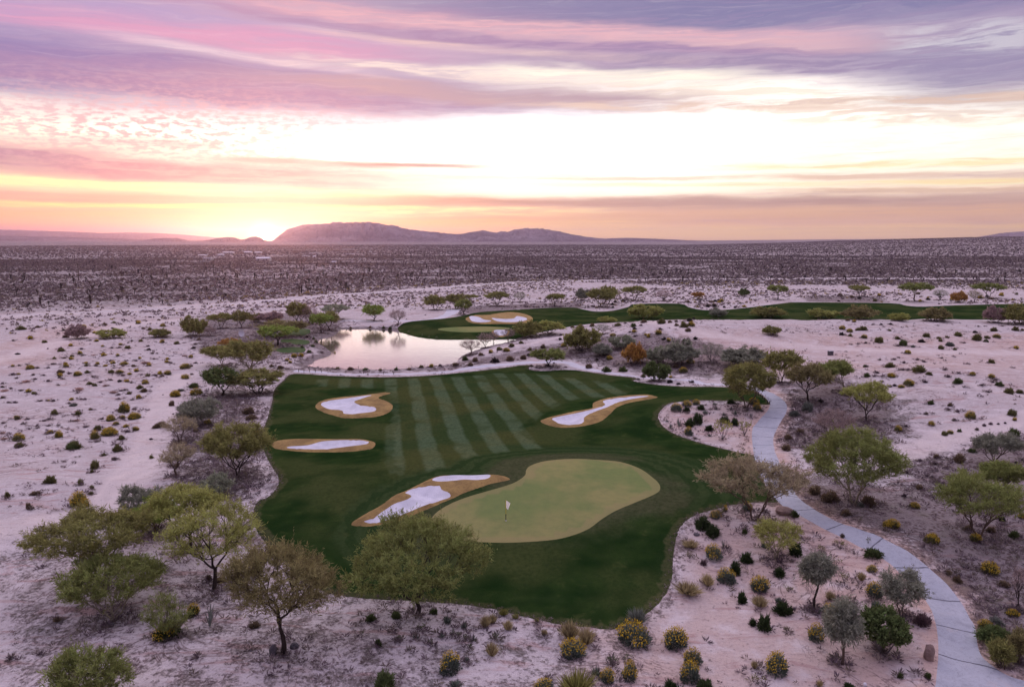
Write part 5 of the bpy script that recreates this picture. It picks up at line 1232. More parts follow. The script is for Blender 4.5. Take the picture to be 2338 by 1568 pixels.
k4([(1310, 112, 60, 44), (1030, 215, 36, 24), (905, 75, 34, 30), (1325, 148, 60, 24), (150, 615, 40, 36), (840, 185, 90, 30), (760, 5, 40, 20), (185, 545, 60, 22)], 'r', 'br', ZP)
# left plain, crop (0,780) at 4.676x
L5 = [(350,195,60,'o'),(345,210,54,'y'),(512,250,60,'o'),(150,235,40,'o'),(205,390,55,'k'),(345,540,90,'y'),(310,510,34,'o'),(430,545,40,'o'),(145,525,45,'y'),(218,520,35,'o'),(600,505,45,'o'),(755,525,65,'y'),(750,505,50,'y'),(985,520,55,'o'),(985,492,50,'y'),(1115,500,60,'y'),(1095,525,40,'o'),(1290,490,60,'y'),(1260,465,46,'o'),(1415,495,80,'y'),(1405,528,36,'o'),(1300,525,34,'o'),(1525,525,60,'b'),(1700,515,60,'y'),(620,440,50,'o'),(815,440,60,'y'),(940,405,40,'o'),(910,378,60,'y'),(735,435,40,'o'),(1345,405,45,'y'),(1375,280,50,'y'),(1700,335,55,'k'),(1740,380,44,'o'),(2210,320,60,'k'),(1905,480,50,'y'),(1910,448,40,'y'),(1660,475,100,'p'),(1757,445,36,'o'),(2115,530,110,'y'),(2185,525,50,'b'),(2180,420,50,'y'),(2110,400,70,'p'),(145,620,50,'b'),(210,620,40,'y'),(380,625,45,'o'),(497,632,35,'k'),(685,632,60,'y'),(680,655,44,'o'),(695,590,90,'b'),(790,610,45,'b'),(885,615,90,'y'),(1003,597,65,'o'),(1270,588,80,'o'),(1365,590,80,'y'),(1400,630,50,'o'),(1480,618,45,'y'),(1560,580,60,'y'),(1830,610,60,'y'),(1850,640,50,'o'),(1915,602,95,'y'),(1690,630,60,'o'),(1780,635,40,'k'),(1955,492,36,'b'),(2115,645,110,'y'),(2190,620,44,'o'),(190,665,40,'b'),(300,690,110,'p'),(400,675,45,'b'),(30,725,40,'b'),(25,765,45,'o'),(125,782,40,'o'),(50,800,90,'p'),(1030,725,75,'o'),(1085,745,60,'o'),(1145,710,40,'b'),(1262,685,40,'k'),(1365,697,60,'k'),(1450,700,55,'y'),(1495,718,34,'o'),(1658,715,75,'y'),(1640,690,40,'o'),(1590,765,90,'o'),(1645,805,70,'o'),(245,805,45,'o'),(325,812,60,'y'),(388,832,65,'o'),(1475,835,40,'b'),(1352,850,45,'o'),(1425,800,36,'k'),(1380,800,60,'g'),(1355,900,40,'o'),(1580,888,55,'y'),(1290,815,90,'p'),(905,775,120,'p'),(1200,745,70,'p'),(25,885,55,'b'),(820,905,60,'y'),(930,903,35,'b'),(975,905,34,'b'),(170,940,55,'b'),(95,942,40,'b'),(610,920,50,'b'),(555,920,36,'y'),(840,958,100,'g'),(465,915,70,'g'),(1405,1015,100,'y'),(1530,1010,60,'g'),(625,1060,75,'o'),(885,1070,55,'b'),(875,1040,60,'p'),(1035,1018,60,'b'),(188,1115,60,'y'),(503,1150,45,'b'),(325,1135,24,'b'),(555,1135,30,'b'),(1265,1130,85,'y'),(1165,1130,40,'b'),(1400,1110,70,'y'),(1530,1100,130,'y'),(1325,1180,70,'y'),(1118,1240,75,'o'),(1245,1285,150,'y'),(1090,1340,75,'y'),(1085,1300,50,'b'),(1110,1385,40,'o'),(573,1285,55,'y'),(668,1320,85,'y'),(220,1340,150,'y'),(220,1430,95,'o'),(835,1430,190,'d'),(1385,1350,80,'o'),(1335,1415,60,'g'),(1375,1475,80,'o'),(1440,1215,60,'y'),(1550,1245,80,'y'),(1450,1270,60,'b'),(2000,845,120,'y'),(2060,790,100,'g'),(2215,750,110,'d'),(2240,825,130,'y'),(1960,960,70,'g'),(2245,1260,70,'k'),(1725,1360,45,'k'),(2235,490,36,'k'),(1975,1075,26,'k'),(1860,855,18,'k'),(425,1205,40,'b'),(550,1200,60,'g'),(335,1245,26,'b'),(425,1235,34,'b'),(270,1185,24,'k'),(40,1175,34,'b'),(30,1280,70,'p'),(45,1345,90,'p'),(980,1210,70,'g'),(870,1140,70,'p'),(790,955,30,'o'),(1500,915,24,'k'),(890,835,24,'b'),(710,675,22,'k'),(660,750,20,'k'),(550,695,50,'b'),(1055,652,22,'k'),(1110,655,34,'p'),(1620,628,22,'k'),(1305,30,50,'o'),(1285,95,40,'o'),(1580,35,60,'y'),(1190,45,60,'b'),(1080,145,50,'y'),(1165,125,50,'o'),(725,118,46,'k'),(665,155,34,'k'),(750,185,80,'b'),(250,90,110,'o'),(430,80,60,'b'),(950,75,70,'y'),(1710,105,60,'o'),(1860,65,70,'y'),(1635,95,50,'b'),(695,325,60,'k'),(700,345,80,'o'),(545,330,26,'k'),(810,290,50,'y'),(820,410,50,'o'),(1170,300,40,'y'),(1185,400,60,'y'),(1070,400,50,'p'),(1275,390,34,'p'),(1275,318,34,'k'),(1365,315,40,'o'),(1460,310,80,'o'),(1690,298,40,'k'),(1610,240,60,'o'),(1505,240,30,'k'),(1100,240,60,'y'),(1025,235,30,'o'),(1460,262,24,'k'),(1855,250,60,'y'),(2020,265,70,'o'),(2100,262,24,'k'),(2225,280,40,'k'),(2270,222,60,'b'),(2185,212,30,'k'),(1635,205,30,'k'),(1300,550,26,'k'),(1200,525,50,'y'),(555,545,34,'k'),(930,330,44,'b'),(1595,438,44,'y'),(1450,465,34,'b'),(1555,465,34,'b'),(1180,378,26,'k'),(1795,385,24,'k'),(1480,385,24,'k')]
MP = {'o': ('r', 'ol'), 'y': ('y', 'ol'), 'k': ('r', 'bk'), 'b': ('r', 'br'), 'p': ('g', 'pk'), 'g': ('r', 'gy'), 'd': ('r', 'gn')}
for cx, cy, w, c in L5:
    kd, cl = MP[c]; shrub(cx * .2, 729.5 + cy * .2 + w * .2 * .25, w * .2, kd, cl, w * .2 * (.5 if c not in 'pg' else .28), ZP)
# right plain, crop (2050,680) at 5.196x
ZQ = 'on the open sandy slope at the right'
R4 = [(420,582,30,'k'),(525,578,45,'k'),(650,575,45,'k'),(1240,592,25,'b'),(1757,603,30,'o'),(1955,645,95,'o'),(2230,635,100,'o'),(2320,650,50,'b'),(1715,672,65,'k'),(635,652,50,'o'),(1100,718,100,'o'),(1500,705,95,'o'),(1745,745,150,'o'),(1868,740,80,'o'),(1995,728,90,'y'),(1260,750,65,'o'),(1360,738,55,'o'),(1280,780,60,'o'),(1855,787,70,'d'),(735,748,85,'o'),(500,775,145,'o'),(312,735,85,'y'),(135,717,65,'o'),(125,660,75,'y'),(300,625,130,'o'),(235,640,80,'o'),(30,620,90,'y'),(185,540,50,'y'),(105,525,60,'b'),(805,818,120,'d'),(1040,785,90,'k'),(735,845,50,'g'),(1395,830,95,'g'),(1580,810,45,'g'),(1285,872,85,'o'),(1463,890,60,'o'),(862,928,90,'y'),(330,812,45,'k'),(2240,875,65,'y'),(750,998,30,'k'),(510,1030,30,'k'),(697,1022,40,'o'),(815,1060,45,'k'),(990,1025,40,'o'),(1072,1050,45,'b'),(1920,1050,100,'o'),(630,1090,140,'o'),(1005,1140,170,'o'),(1135,1200,90,'o'),(330,1108,60,'d'),(475,1190,45,'k'),(350,1225,90,'d'),(660,1220,110,'y'),(880,1315,140,'y'),(1685,1205,80,'y'),(1925,1238,90,'y'),(1500,1300,125,'d'),(2025,1325,125,'d'),(1515,1195,40,'b'),(1380,1238,50,'b'),(1085,1305,50,'k'),(1800,1350,40,'k'),(2150,1425,120,'o'),(2280,1425,110,'o'),(780,1365,80,'y'),(1890,1435,35,'k'),(1970,1282,30,'k'),(1945,1310,34,'k'),(930,855,60,'g'),(2200,1130,24,'b'),(1615,1075,30,'b'),(1340,1152,26,'b'),(440,1235,40,'b'),(545,1230,40,'b'),(760,1155,24,'k'),(805,1158,28,'k'),(860,1160,28,'k'),(1300,1005,34,'k'),(25,700,70,'k'),(540,1300,44,'b'),(700,1350,50,'k'),(640,1360,60,'g'),(2060,600,24,'k'),(1835,605,22,'k'),(230,825,22,'k'),(150,835,22,'k')]
for cx, cy, w, c in R4:
    kd, cl = MP[c]; shrub(1917 + cx * .18, 636 + cy * .18 + w * .18 * .25, w * .18, kd, cl, w * .18 * .55, ZQ)
# middle bank, crop (1200,680) at 4.676x
ZM = 'on the scrubby bank between the pond and the path bend'
C2 = [(1445,525,80,'o'),(1620,530,90,'d'),(1525,510,30,'o'),(1705,533,34,'k'),(1740,485,90,'b'),(1935,485,110,'o'),(2035,490,60,'b'),(2110,485,44,'b'),(2185,500,54,'o'),(2260,475,64,'k'),(2310,452,44,'k'),(2110,525,60,'b'),(2200,530,100,'o'),(2280,520,90,'y'),(1630,570,50,'k'),(1630,600,60,'y'),(1580,608,40,'k'),(1905,612,90,'y'),(1925,572,44,'k'),(1760,640,40,'y'),(1795,655,60,'y'),(1385,640,70,'y'),(1635,655,34,'k'),(1970,685,60,'k'),(2245,585,70,'b'),(1150,530,70,'b'),(1010,540,80,'b'),(925,550,50,'b'),(825,760,70,'y'),(790,640,40,'k'),(785,690,50,'k'),(425,870,50,'k'),(170,810,90,'y'),(1205,920,50,'k'),(1345,905,80,'y'),(1735,1110,70,'b'),(2035,1175,70,'k'),(2135,1195,60,'k'),(2290,1175,50,'k'),(1960,1130,50,'k'),(2045,1125,44,'y'),(1680,1148,34,'k'),(515,1015,24,'k'),(550,1020,24,'k'),(625,985,30,'k'),(675,1000,26,'k'),(455,995,50,'b'),(710,965,24,'k'),(850,1010,20,'k'),(2250,690,60,'k'),(2200,700,60,'d'),(2330,680,60,'k'),(2020,705,60,'y'),(2270,950,90,'y'),(2190,1040,110,'y'),(1500,1030,120,'d'),(1320,1035,120,'d'),(1110,1000,90,'b'),(2100,1000,70,'b')]
for cx, cy, w, c in C2:
    kd, cl = MP[c]; shrub(1122.2 + cx * .2, 635.9 + cy * .2 + w * .2 * .25, w * .2, kd, cl, w * .2 * .55, ZM)
# right slope among the trees, crop (2050,980) at 4.611x
ZS = 'on the brushy slope right of the cart path'
S7 = [(975,135,50,'d'),(1330,105,50,'b'),(1225,85,40,'b'),(1240,35,60,'b'),(1025,12,70,'d'),(1475,160,120,'y'),(1285,205,50,'d'),(1940,125,120,'o'),(1970,200,50,'y'),(1035,250,80,'y'),(660,310,90,'y'),(745,275,40,'k'),(1180,360,90,'o'),(1245,345,70,'y'),(1350,325,60,'d'),(1545,310,50,'d'),(1630,265,50,'b'),(1700,248,50,'b'),(1785,250,34,'k'),(1865,240,34,'k'),(1955,350,160,'d'),(1925,430,90,'y'),(2005,430,70,'k'),(1490,550,100,'d'),(1085,615,80,'b'),(1075,695,50,'k'),(905,660,50,'b'),(1340,640,150,'b'),(755,795,50,'k'),(1200,745,40,'b'),(1105,910,60,'b'),(1990,685,44,'k'),(2060,655,44,'k'),(725,1055,60,'k'),(1045,850,50,'k'),(840,1170,110,'y'),(600,1380,150,'y'),(1050,1525,120,'y'),(1530,1540,120,'y'),(240,1160,100,'g'),(1820,1320,90,'k'),(1850,1060,150,'o'),(35,1510,50,'d'),(2050,1290,80,'y'),(980,830,40,'g'),(1440,1420,110,'b'),(900,960,90,'b'),(1700,1440,120,'b'),(1960,1500,130,'d')]
for cx, cy, w, c in S7:
    kd, cl = MP[c]; shrub(1917 + cx * .2028, 916.5 + cy * .2028 + w * .2 * .25, w * .2028, kd, cl, w * .2028 * .6, ZS)
S6 = [(800, 90, 70, 'g'), (735, 120, 60, 'g'), (1225, 705, 60, 'y'), (1455, 785, 70, 'y'), (1760, 935, 90, 'y'), (1735, 1235, 70, 'y'), (1835, 1015, 60, 'b'), (1590, 990, 60, 'b'), (1800, 1215, 80, 'g'), (1545, 960, 40, 'b'), (870, 60, 40, 'k'), (700, 250, 50, 'b'), (690, 300, 60, 'b'), (760, 215, 50, 'b'), (840, 520, 80, 'b'), (920, 560, 90, 'b'), (1120, 580, 90, 'b'), (1000, 640, 60, 'b'), (1880, 1170, 60, 'y'), (1900, 1290, 60, 'b')]
for cx, cy, w, c in S6:
    kd, cl = MP[c]; shrub(1496.3 + cx * .4336, 888.4 + cy * .4336 + w * .15, w * .4336, kd, cl, w * .4336 * .6, ZS)
# pond surroundings
ZW = 'on the bank beside the pond'
for x, y, w, c in [(672, 816, 14, 'y'), (688, 815, 12, 'y'), (706, 806, 12, 'd'), (690, 794, 10, 'd'), (714, 792, 12, 'd'), (722, 783, 12, 'd'), (716, 775, 9, 'd'), (735, 806, 8, 'g'), (655, 824, 10, 'y'), (662, 829, 9, 'y'), (640, 842, 14, 'b'), (620, 838, 12, 'b'), (700, 771, 9, 'k'), (765, 806, 4, 'y'),
                   (770, 843, 12, 'o'), (800, 845, 14, 'b'), (834, 846, 12, 'd'), (868, 847, 10, 'o'), (905, 846, 12, 'd'), (934, 845, 12, 'b'), (962, 840, 14, 'o'), (985, 839, 14, 'y'), (1005, 837, 10, 'k'), (1062, 823, 18, 'd'), (1085, 826, 16, 'b'), (1098, 812, 14, 'b'), (1120, 806, 12, 'y'),
                   (1140, 800, 14, 'o'), (1168, 792, 14, 'o'), (1190, 785, 12, 'o'), (1075, 835, 16, 'b'), (1040, 836, 16, 'b'), (1130, 828, 22, 'k'), (1165, 824, 20, 'b'), (1195, 820, 16, 'b'), (890, 753, 12, 'd'), (876, 750, 10, 'd'), (800, 750, 8, 'b'), (845, 749, 9, 'b'), (1210, 800, 12, 'b'), (1240, 795, 14, 'b')]:
    kd, cl = MP[c]; shrub(x, y, w, kd, cl, w * .6, ZW)
# sand bays beyond the far fairway
ZF = 'on the sand beyond the far fairway'
_r = random.Random(9)
for i in range(46):
    x = _r.choice([_r.uniform(1560, 1700), _r.uniform(1360, 1432), _r.uniform(2080, 2300), _r.uniform(1900, 2338)]); y = _r.uniform(672, 690) if x > 1750 else _r.uniform(684, 704)
    c = _r.choice('kkobyy'); w = _r.uniform(6, 12); kd, cl = MP[c]; shrub(x, y, w, kd, cl, w * .6, ZF)
# labels: look, size, place, and its rank in its row
CW = {'dk': 'dark green', 'gn': 'deep green', 'ol': 'olive', 'gy': 'grey', 'bl': 'blue grey', 'pk': 'pale pink', 'pu': 'purple brown', 'tn': 'tan', 'br': 'brown', 'bk': 'blackish', 'yg': 'yellow green'}
KW = {'r': 'round shrub', 'y': 'bush topped with yellow flowers', 'g': 'low dry grass tuft', 's': 'thin leafy shrub', 'w': 'clump of upright stems', 'a': 'small spiky rosette'}
ORD = ['first', 'second', 'third', 'fourth', 'fifth', 'sixth', 'seventh', 'eighth', 'ninth', 'tenth', 'eleventh', 'twelfth']
ZS_ = {ZR: 'pink sand bed', ZI: 'planted sand island', ZB: 'bottom sand bank', ZL: 'left foreground sand', ZP: 'left sandy plain', ZQ: 'right sandy slope', ZM: 'middle bank', ZS: 'right brushy slope', ZW: 'pond bank', ZF: 'far sand bay'}
SMALL = []
def label_shrubs():
    from collections import defaultdict
    plain = sorted([r for r in SHR if r['nm'] == 'shrub'], key=lambda r: -r['w'] * r['H'])
    small = plain[280:]; ids = set(id(r) for r in small)
    for r in SHR:
        if id(r) not in ids: build_shrub(r)
    V = []; Q = []; A = []; nb = 0
    vm = {'dk': .05, 'gn': .5, 'ol': .55, 'gy': .72, 'bl': .72, 'pk': .72, 'pu': .2, 'tn': .72, 'br': .25, 'bk': .0, 'yg': .8}
    for r in small:
        me = LO[r['i'] % 3]; n = len(me.vertices); v = np.empty(n * 3, np.float32); me.vertices.foreach_get('co', v); v = v.reshape(-1, 3) * [r['W'] / 2, r['W'] / 2, r['H'] / .85] + np.array(r['p'])
        q = np.arange(n, dtype=np.int32).reshape(-1, 4) + nb; nb += n; V.append(v); Q.append(q); A.append(np.full(n, vm[r['col']]))
    o = link('small_shrubs', mesh_np('small_shrubs', np.vstack(V), np.vstack(Q), dict(v=np.concatenate(A)), M['scrub'])); tag(o, 'scatter of the smallest dark and olive shrubs dotting the pale sand', 'shrubs', None, 'stuff')
    SMALL.extend(small); SHR[:] = [r for r in SHR if id(r) not in ids]
    G = defaultdict(list)
    for r in SHR: G[(r['zone'], r['kind'], r['col'])].append(r)
    for (z, k, c), L in G.items():
        L.sort(key=lambda r: -r['y'])
        n = len(L); rows = max(1, int(math.ceil(n / 7.0))); per = int(math.ceil(n / rows))
        what = CW[c] + ' ' + KW[k] if k != 'y' else 'bush topped with yellow flowers'
        for ri in range(rows):
            R = sorted(L[ri * per:(ri + 1) * per], key=lambda r: r['x'])
            for j, r in enumerate(R):
                if n == 1: lb = 'only %s %s' % (what, z)
                elif rows == 1: lb = '%s, %s from left on the %s' % (what, ORD[j], ZS_[z])
                else: lb = '%s, %s from left, %s nearest row, %s' % (what, ORD[j], ORD[ri] if ri < 12 else 'farthest', ZS_[z])
                tag(r['e'], lb, r['cat'], KW[k] + ' ' + z)
label_shrubs()
print('SHRUBS', len(SHR))

# ------------------------------------------------------------------ small built things
def prim(boxes=(), tubes=(), extra=None):
    """boxes: (cx, cy, cz, sx, sy, sz); tubes: (p0, p1, r0, r1, sides)"""
    V = []; Q = []
    for cx, cy, cz, sx, sy, sz in boxes:
        b = len(V)
        V += [np.array([cx + sx / 2 * i, cy + sy / 2 * j, cz + sz / 2 * k]) for k in (-1, 1) for i, j in ((-1, -1), (1, -1), (1, 1), (-1, 1))]
        Q += [(b, b + 3, b + 2, b + 1), (b + 4, b + 5, b + 6, b + 7)] + [(b + i, b + (i + 1) % 4, b + 4 + (i + 1) % 4, b + 4 + i) for i in range(4)]
    for p0, p1, r0, r1, k in tubes:
        p0 = np.array(p0, float); p1 = np.array(p1, float); d = p1 - p0; d /= np.linalg.norm(d)
        u = np.cross(d, [0, 0, 1.0] if abs(d[2]) < .9 else [1.0, 0, 0]); u /= np.linalg.norm(u); v = np.cross(d, u); b = len(V)
        for p, r in ((p0, r0), (p1, r1)):
            for i in range(k): a = 6.28318 * i / k; V.append(p + (u * math.cos(a) + v * math.sin(a)) * r)
        for i in range(k): Q.append((b + i, b + (i + 1) % k, b + k + (i + 1) % k, b + k + i))
        c = len(V); V += [p0, p1]
        for i in range(0, k, 2):
            Q.append((c, b + (i + 2) % k, b + (i + 1) % k, b + i)); Q.append((c + 1, b + k + i, b + k + (i + 1) % k, b + k + (i + 2) % k))
    return np.array(V), np.array(Q)
def pobj(name, m, parent, boxes=(), tubes=(), smooth=False):
    V, Q = prim(boxes, tubes); return link(name, mesh_np(name, V, Q, None, M[m], smooth), parent)
def grid_obj(name, m, parent, fn, nu, nv, smooth=True):
    V = np.array([fn(i / nu, j / nv) for j in range(nv + 1) for i in range(nu + 1)]); w = nu + 1
    Q = [(j * w + i, j * w + i + 1, (j + 1) * w + i + 1, (j + 1) * w + i) for j in range(nv) for i in range(nu)]
    return link(name, mesh_np(name, V, Q, None, M[m], smooth), parent)
# flagstick
p, dep = at(1155, 1188); s = dep / F; fh = 48 * s
e = tag(empty('golf_flag', p), 'flagstick with small white flag and yellow and black pole standing on the near putting green', 'golf flag')
pobj('pole', 'yellow', e, tubes=[((0, 0, fh * .33), (0, 0, fh), .035, .03, 8)]); pobj('lower_pole', 'black', e, tubes=[((0, 0, -.05), (0, 0, fh * .33), .035, .035, 8)])
grid_obj('flag', 'cloth', e, lambda u, v: np.array([.02 + .42 * u * (1 - .25 * v) - .13 * v * u, .05 * math.sin(u * 5 + v), fh - .03 - .74 * v - .24 * u * (1 - .3 * v)]), 8, 8)
pobj('cup', 'white', e, tubes=[((0, 0, -.04), (0, 0, .012), .075, .075, 12)])
# posts along the pond path and stakes at the path bend
def post(x, y, hpx, label, group, nm, m='wood', r=.06):
    p, dep = at(x, y); h = hpx * dep / F
    V, Q = prim((), [((0, 0, -.2), (0, 0, h * .92), r, r * .95, 6), ((0, 0, h * .92), (0, 0, h), r * .95, r * .5, 6)])
    o = link(nm, mesh_np(nm, V, Q, None, M[m]), None, p); return tag(o, label, 'post' if nm == 'post' else 'stake', group)
PX = [682, 694, 707, 720, 734, 749, 790, 830, 876, 899]
for i, x in enumerate(PX): post(x, 848.5 + (x - 682) * .03, 6.5, 'short dark post at the fairway edge under the pond, %s from the left' % ORD[i], 'posts along the pond path', 'post')
for i, (x, y) in enumerate([(1732, 903), (1737, 906), (1741, 909), (1746, 914), (1752, 921), (1757, 923)]): post(x, y, 8, 'dark stake on the turf tip beside the cart path bend, %s from the top' % ORD[i], 'stakes at the path bend', 'stake', 'black', .07)
post(2313, 741, 9, 'white marker post on the ridge crest near the right edge', None, 'post', 'white', .12)
# round white disc by the tee boxes, shaped as a dish with an added stand
p, dep = at(553, 769); e = tag(empty('white_disc', p, math.radians(-20)), 'round white disc standing on the sand left of the tee boxes', 'dish')
R = 8.2 * dep / F
grid_obj('dish', 'white', e, lambda u, v: np.array([math.cos(u * 6.2832) * R * v, -.35 * R * v * v + .1, R * 1.05 + math.sin(u * 6.2832) * R * v]), 24, 6)
pobj('stand', 'steel', e, tubes=[((0, .25, -.2), (0, .25, R * 1.1), .07, .07, 8), ((0, .25, R), (0, .1, R), .05, .05, 8)])
# utility box on the right slope
p, dep = at(1896, 811); s = dep / F
e = tag(empty('utility_box', p, .2), 'dark grey square utility box alone on the right sand slope', 'utility box')
pobj('cabinet', 'darkrock', e, boxes=[(0, 0, .45, 1.0, .8, 1.0)]); pobj('lid', 'steel', e, boxes=[(0, 0, .99, 1.1, .9, .08)])
# boulders
def rock(x, y, wpx, hpx, m, label, seed, grp=None, dp=.8):
    p, dep = at(x, y); s = dep / F; W = wpx * s; Hh = hpx * s; rg = np.random.RandomState(seed)
    def f(u, v):
        a = u * 6.2832; t = v * math.pi; d = np.array([math.cos(a) * math.sin(t), math.sin(a) * math.sin(t), math.cos(t)])
        q = d * 1.7 + seed; n = .72 + .5 * float(fbm(np.array([q[0] + q[2] * .7]), np.array([q[1] - q[2] * .4]), 3, seed)[0] if abs(math.cos(a)) < 2 else 0)
        n = .72 + .45 * float(fbm(np.array([d[0] * 1.6 + 9 + d[2]]), np.array([d[1] * 1.6 + d[2] * .8]), 3, seed)[0])
        return np.array([d[0] * W / 2 * n, d[1] * W / 2 * dp * n, Hh * .3 + d[2] * Hh * .62 * n])
    o = grid_obj('boulder', m, None, f, 18, 10, False); o.location = p; return tag(o, label, 'boulder', grp)
rock(2121, 1504, 26, 40, 'rock', 'upright brown jagged boulder at the inner edge of the cart path bottom', 3)
rock(1790, 1171, 44, 18, 'rock', 'long low pinkish boulder beside the cart path under the arching tree', 5)
rock(624, 1493, 20, 26, 'darkrock', 'dark boulder left of the trunk of the brownish mesquite', 7)
rock(672, 1478, 22, 14, 'darkrock', 'flat dark boulder right of the trunk of the brownish mesquite', 8)
rock(252, 1428, 18, 10, 'darkrock', 'small dark boulder under the multi stemmed palo verde', 9)
rock(1975, 1564, 9, 8, 'white', 'small white stone at the bottom edge of the pink sand bed', 10)
rock(1590, 1221, 16, 5, 'darkrock', 'flat grey slab near the top left of the pink sand bed', 11)
# far settlement
def building(x, y, wpx, hpx, label, gable=True):
    p, dep = at(x, y); s = dep / F; W = wpx * s; Hh = max(hpx * s, 3.0); Dp = W * .6
    e = tag(empty('building', p, math.radians((x * 7) % 30 - 15)), label, 'building', 'low pale buildings of the far settlement')
    pobj('wall', 'wallm', e, boxes=[(0, 0, Hh * .35 - .5, W, Dp, Hh * .7 + 1)])
    if gable:
        V = np.array([[-W / 2 - .4, -Dp / 2 - .4, Hh * .7], [W / 2 + .4, -Dp / 2 - .4, Hh * .7], [W / 2 + .4, Dp / 2 + .4, Hh * .7], [-W / 2 - .4, Dp / 2 + .4, Hh * .7], [-W / 2 - .4, 0, Hh], [W / 2 + .4, 0, Hh]])
        me = bpy.data.meshes.new('roof'); me.from_pydata([tuple(v) for v in V], [], [(0, 1, 5, 4), (2, 3, 4, 5), (1, 2, 5), (3, 0, 4), (3, 2, 1, 0)]); me.materials.append(M['roof']); link('roof', me, e)
    else: pobj('roof', 'roof', e, boxes=[(0, 0, Hh * .7 + .72, W + .8, Dp + .8, .4)])
    pobj('door', 'wood', e, boxes=[(W * .12, -Dp / 2 - .02, 1.1, 1.4, .1, 2.2)])
    for q in (-.3, .32): pobj('window', 'glass', e, boxes=[(W * q, -Dp / 2 - .02, Hh * .4, W * .12, .1, Hh * .22)])
for x, y, w, h, lb, g in [(476, 595, 21, 7, 'pale flat building nearest of the settlement left of the sun', 0), (463, 586, 18, 5, 'long low building at the left end of the settlement', 1), (505, 585, 13, 5, 'small bright building right of the long low one', 1),
    (522, 580, 24, 5, 'wide white roofed building highest left in the settlement', 1), (567, 580, 17, 6, 'pale building left of the sun column', 1), (590, 580, 15, 5, 'pale building directly under the setting sun', 1), (602, 596, 30, 9, 'broad made-up building in place of the red blob under the setting sun', 1),  # broad one under the sun is made up over a red glare blob
    (720, 582, 23, 6, 'wide white building under the left mountain slope', 0), (699, 588, 16, 4, 'bright flat roofed shed below the wide white building', 0), (718, 589, 7, 3, 'tiny shed right of the bright flat roofed one', 1), (763, 602, 9, 4, 'small isolated white shed in the desert', 1),
    (800, 583, 20, 4, 'long pale building at the right end of the settlement', 0), (795, 572, 28, 3, 'very long thin building behind the right end of the settlement', 0), (846, 577, 6, 3, 'tiny pale hut far right of the settlement', 1)]:
    building(x, y, w, h, lb, bool(g))
# utility poles
def upole(x, y0, y1, label):
    p, dep = at(x, y1); h = (y1 - y0) * dep / F
    e = tag(empty('utility_pole', p, math.radians(12)), label, 'utility pole', 'utility poles across the desert')
    pobj('pole', 'wood', e, tubes=[((0, 0, -.3), (0, 0, h), .28, .2, 6)]); pobj('crossarm', 'wood', e, boxes=[(0, 0, h - .8, 3.2, .22, .22)])
    for q in (-1.4, 0, 1.4): pobj('insulator', 'steel', e, tubes=[((q, 0, h - .69), (q, 0, h - .35), .09, .06, 6)])
for x, y0, y1, lb in [(180, 601, 641, 'utility pole nearest the left edge'), (346, 604, 638, 'utility pole second from the left edge'), (467, 597, 622, 'shorter utility pole under the nearest settlement building'), (488, 592, 625, 'tall utility pole just right of the nearest settlement building'),
    (689, 592, 619, 'utility pole under the left mountain slope'), (783, 599, 612, 'small distant utility pole second from the right'), (827, 585, 607, 'rightmost distant utility pole below the mountain')]:
    upole(x, y0, y1, lb)

# ------------------------------------------------------------------ ground cover nobody could count
def clumps(name, pts, size, nb, v0, label, cat, seed, wide=.3, tall=.6, m='scrub', lf=.75):
    """one mesh of little domes made of nb blades each"""
    rg = np.random.RandomState(seed); n = len(pts); z = h_fast(pts[:, 0], pts[:, 1])
    d = rg.normal(size=(n, nb, 3)); d[..., 2] = np.abs(d[..., 2]) + .15; d /= np.linalg.norm(d, axis=2)[..., None]
    s = size[:, None, None]; P = np.concatenate([pts, z[:, None]], 1)[:, None, :] + d * s * rg.uniform(.1, .5, (n, nb, 1)) * np.array([1, 1, tall])
    D = d * np.array([1, 1, tall * 1.3]) + rg.normal(size=d.shape) * .3
    V, Q = blades(P.reshape(-1, 3), D.reshape(-1, 3), (np.repeat(size, nb) * lf), np.repeat(size, nb) * wide, rg)
    vv = np.repeat(np.clip(np.repeat(v0, nb) + rg.normal(size=n * nb) * .05, 0, 1), 4)
    return tag(link(name, mesh_np(name, V, Q, dict(v=vv), M[m])), label, cat, None, 'stuff')
rg = np.random.RandomState(77)
def sector(n, r0, r1, a=36):
    r = np.sqrt(rg.uniform(r0 ** 2, r1 ** 2, n)); t = np.radians(rg.uniform(-a, a, n)); return np.stack([r * np.sin(t), r * np.cos(t)], 1)
def free(P, pad=1.0):
    k = np.ones(len(P), bool); x, y = P[:, 0], P[:, 1]
    for poly in [g_turf, g_fturf, g_green, POND, g_path, g_path2, g_path3, g_road] + g_tees:
        k &= sdf(x, y, poly, 4.0) > pad
    for tp, w in g_tracks: k &= dist_poly(x, y, tp, False, 8.0) > w * .8
    return k
_rd = ROADL
def beyond(P):   # distance past the road, positive on the desert side
    az = np.arctan2(P[:, 0], P[:, 1]); ra = np.arctan2(_rd[:, 0], _rd[:, 1]); rr_ = np.hypot(_rd[:, 0], _rd[:, 1]); return np.hypot(P[:, 0], P[:, 1]) - np.interp(az, ra, rr_)
P = sector(150000, 280, 1350); b = beyond(P); den = fbm(P[:, 0] / 60, P[:, 1] / 60, 3, 4)
prob = sstep(b, -22, 14) * (0.25 + 1.2 * sstep(den, .25, .6)) + (b < 5) * sstep(den, .3, .6) * np.where((b > -70) | (P[:, 1] > 335), .9, .5) + (b < 5) * (b > -65) * (P[:, 0] < -55) * .6
prob *= np.where((P[:, 1] < 330) & (b < -30), .35, 1)
P = P[(rg.rand(len(P)) < prob)]; P = P[free(P)]; b = beyond(P)
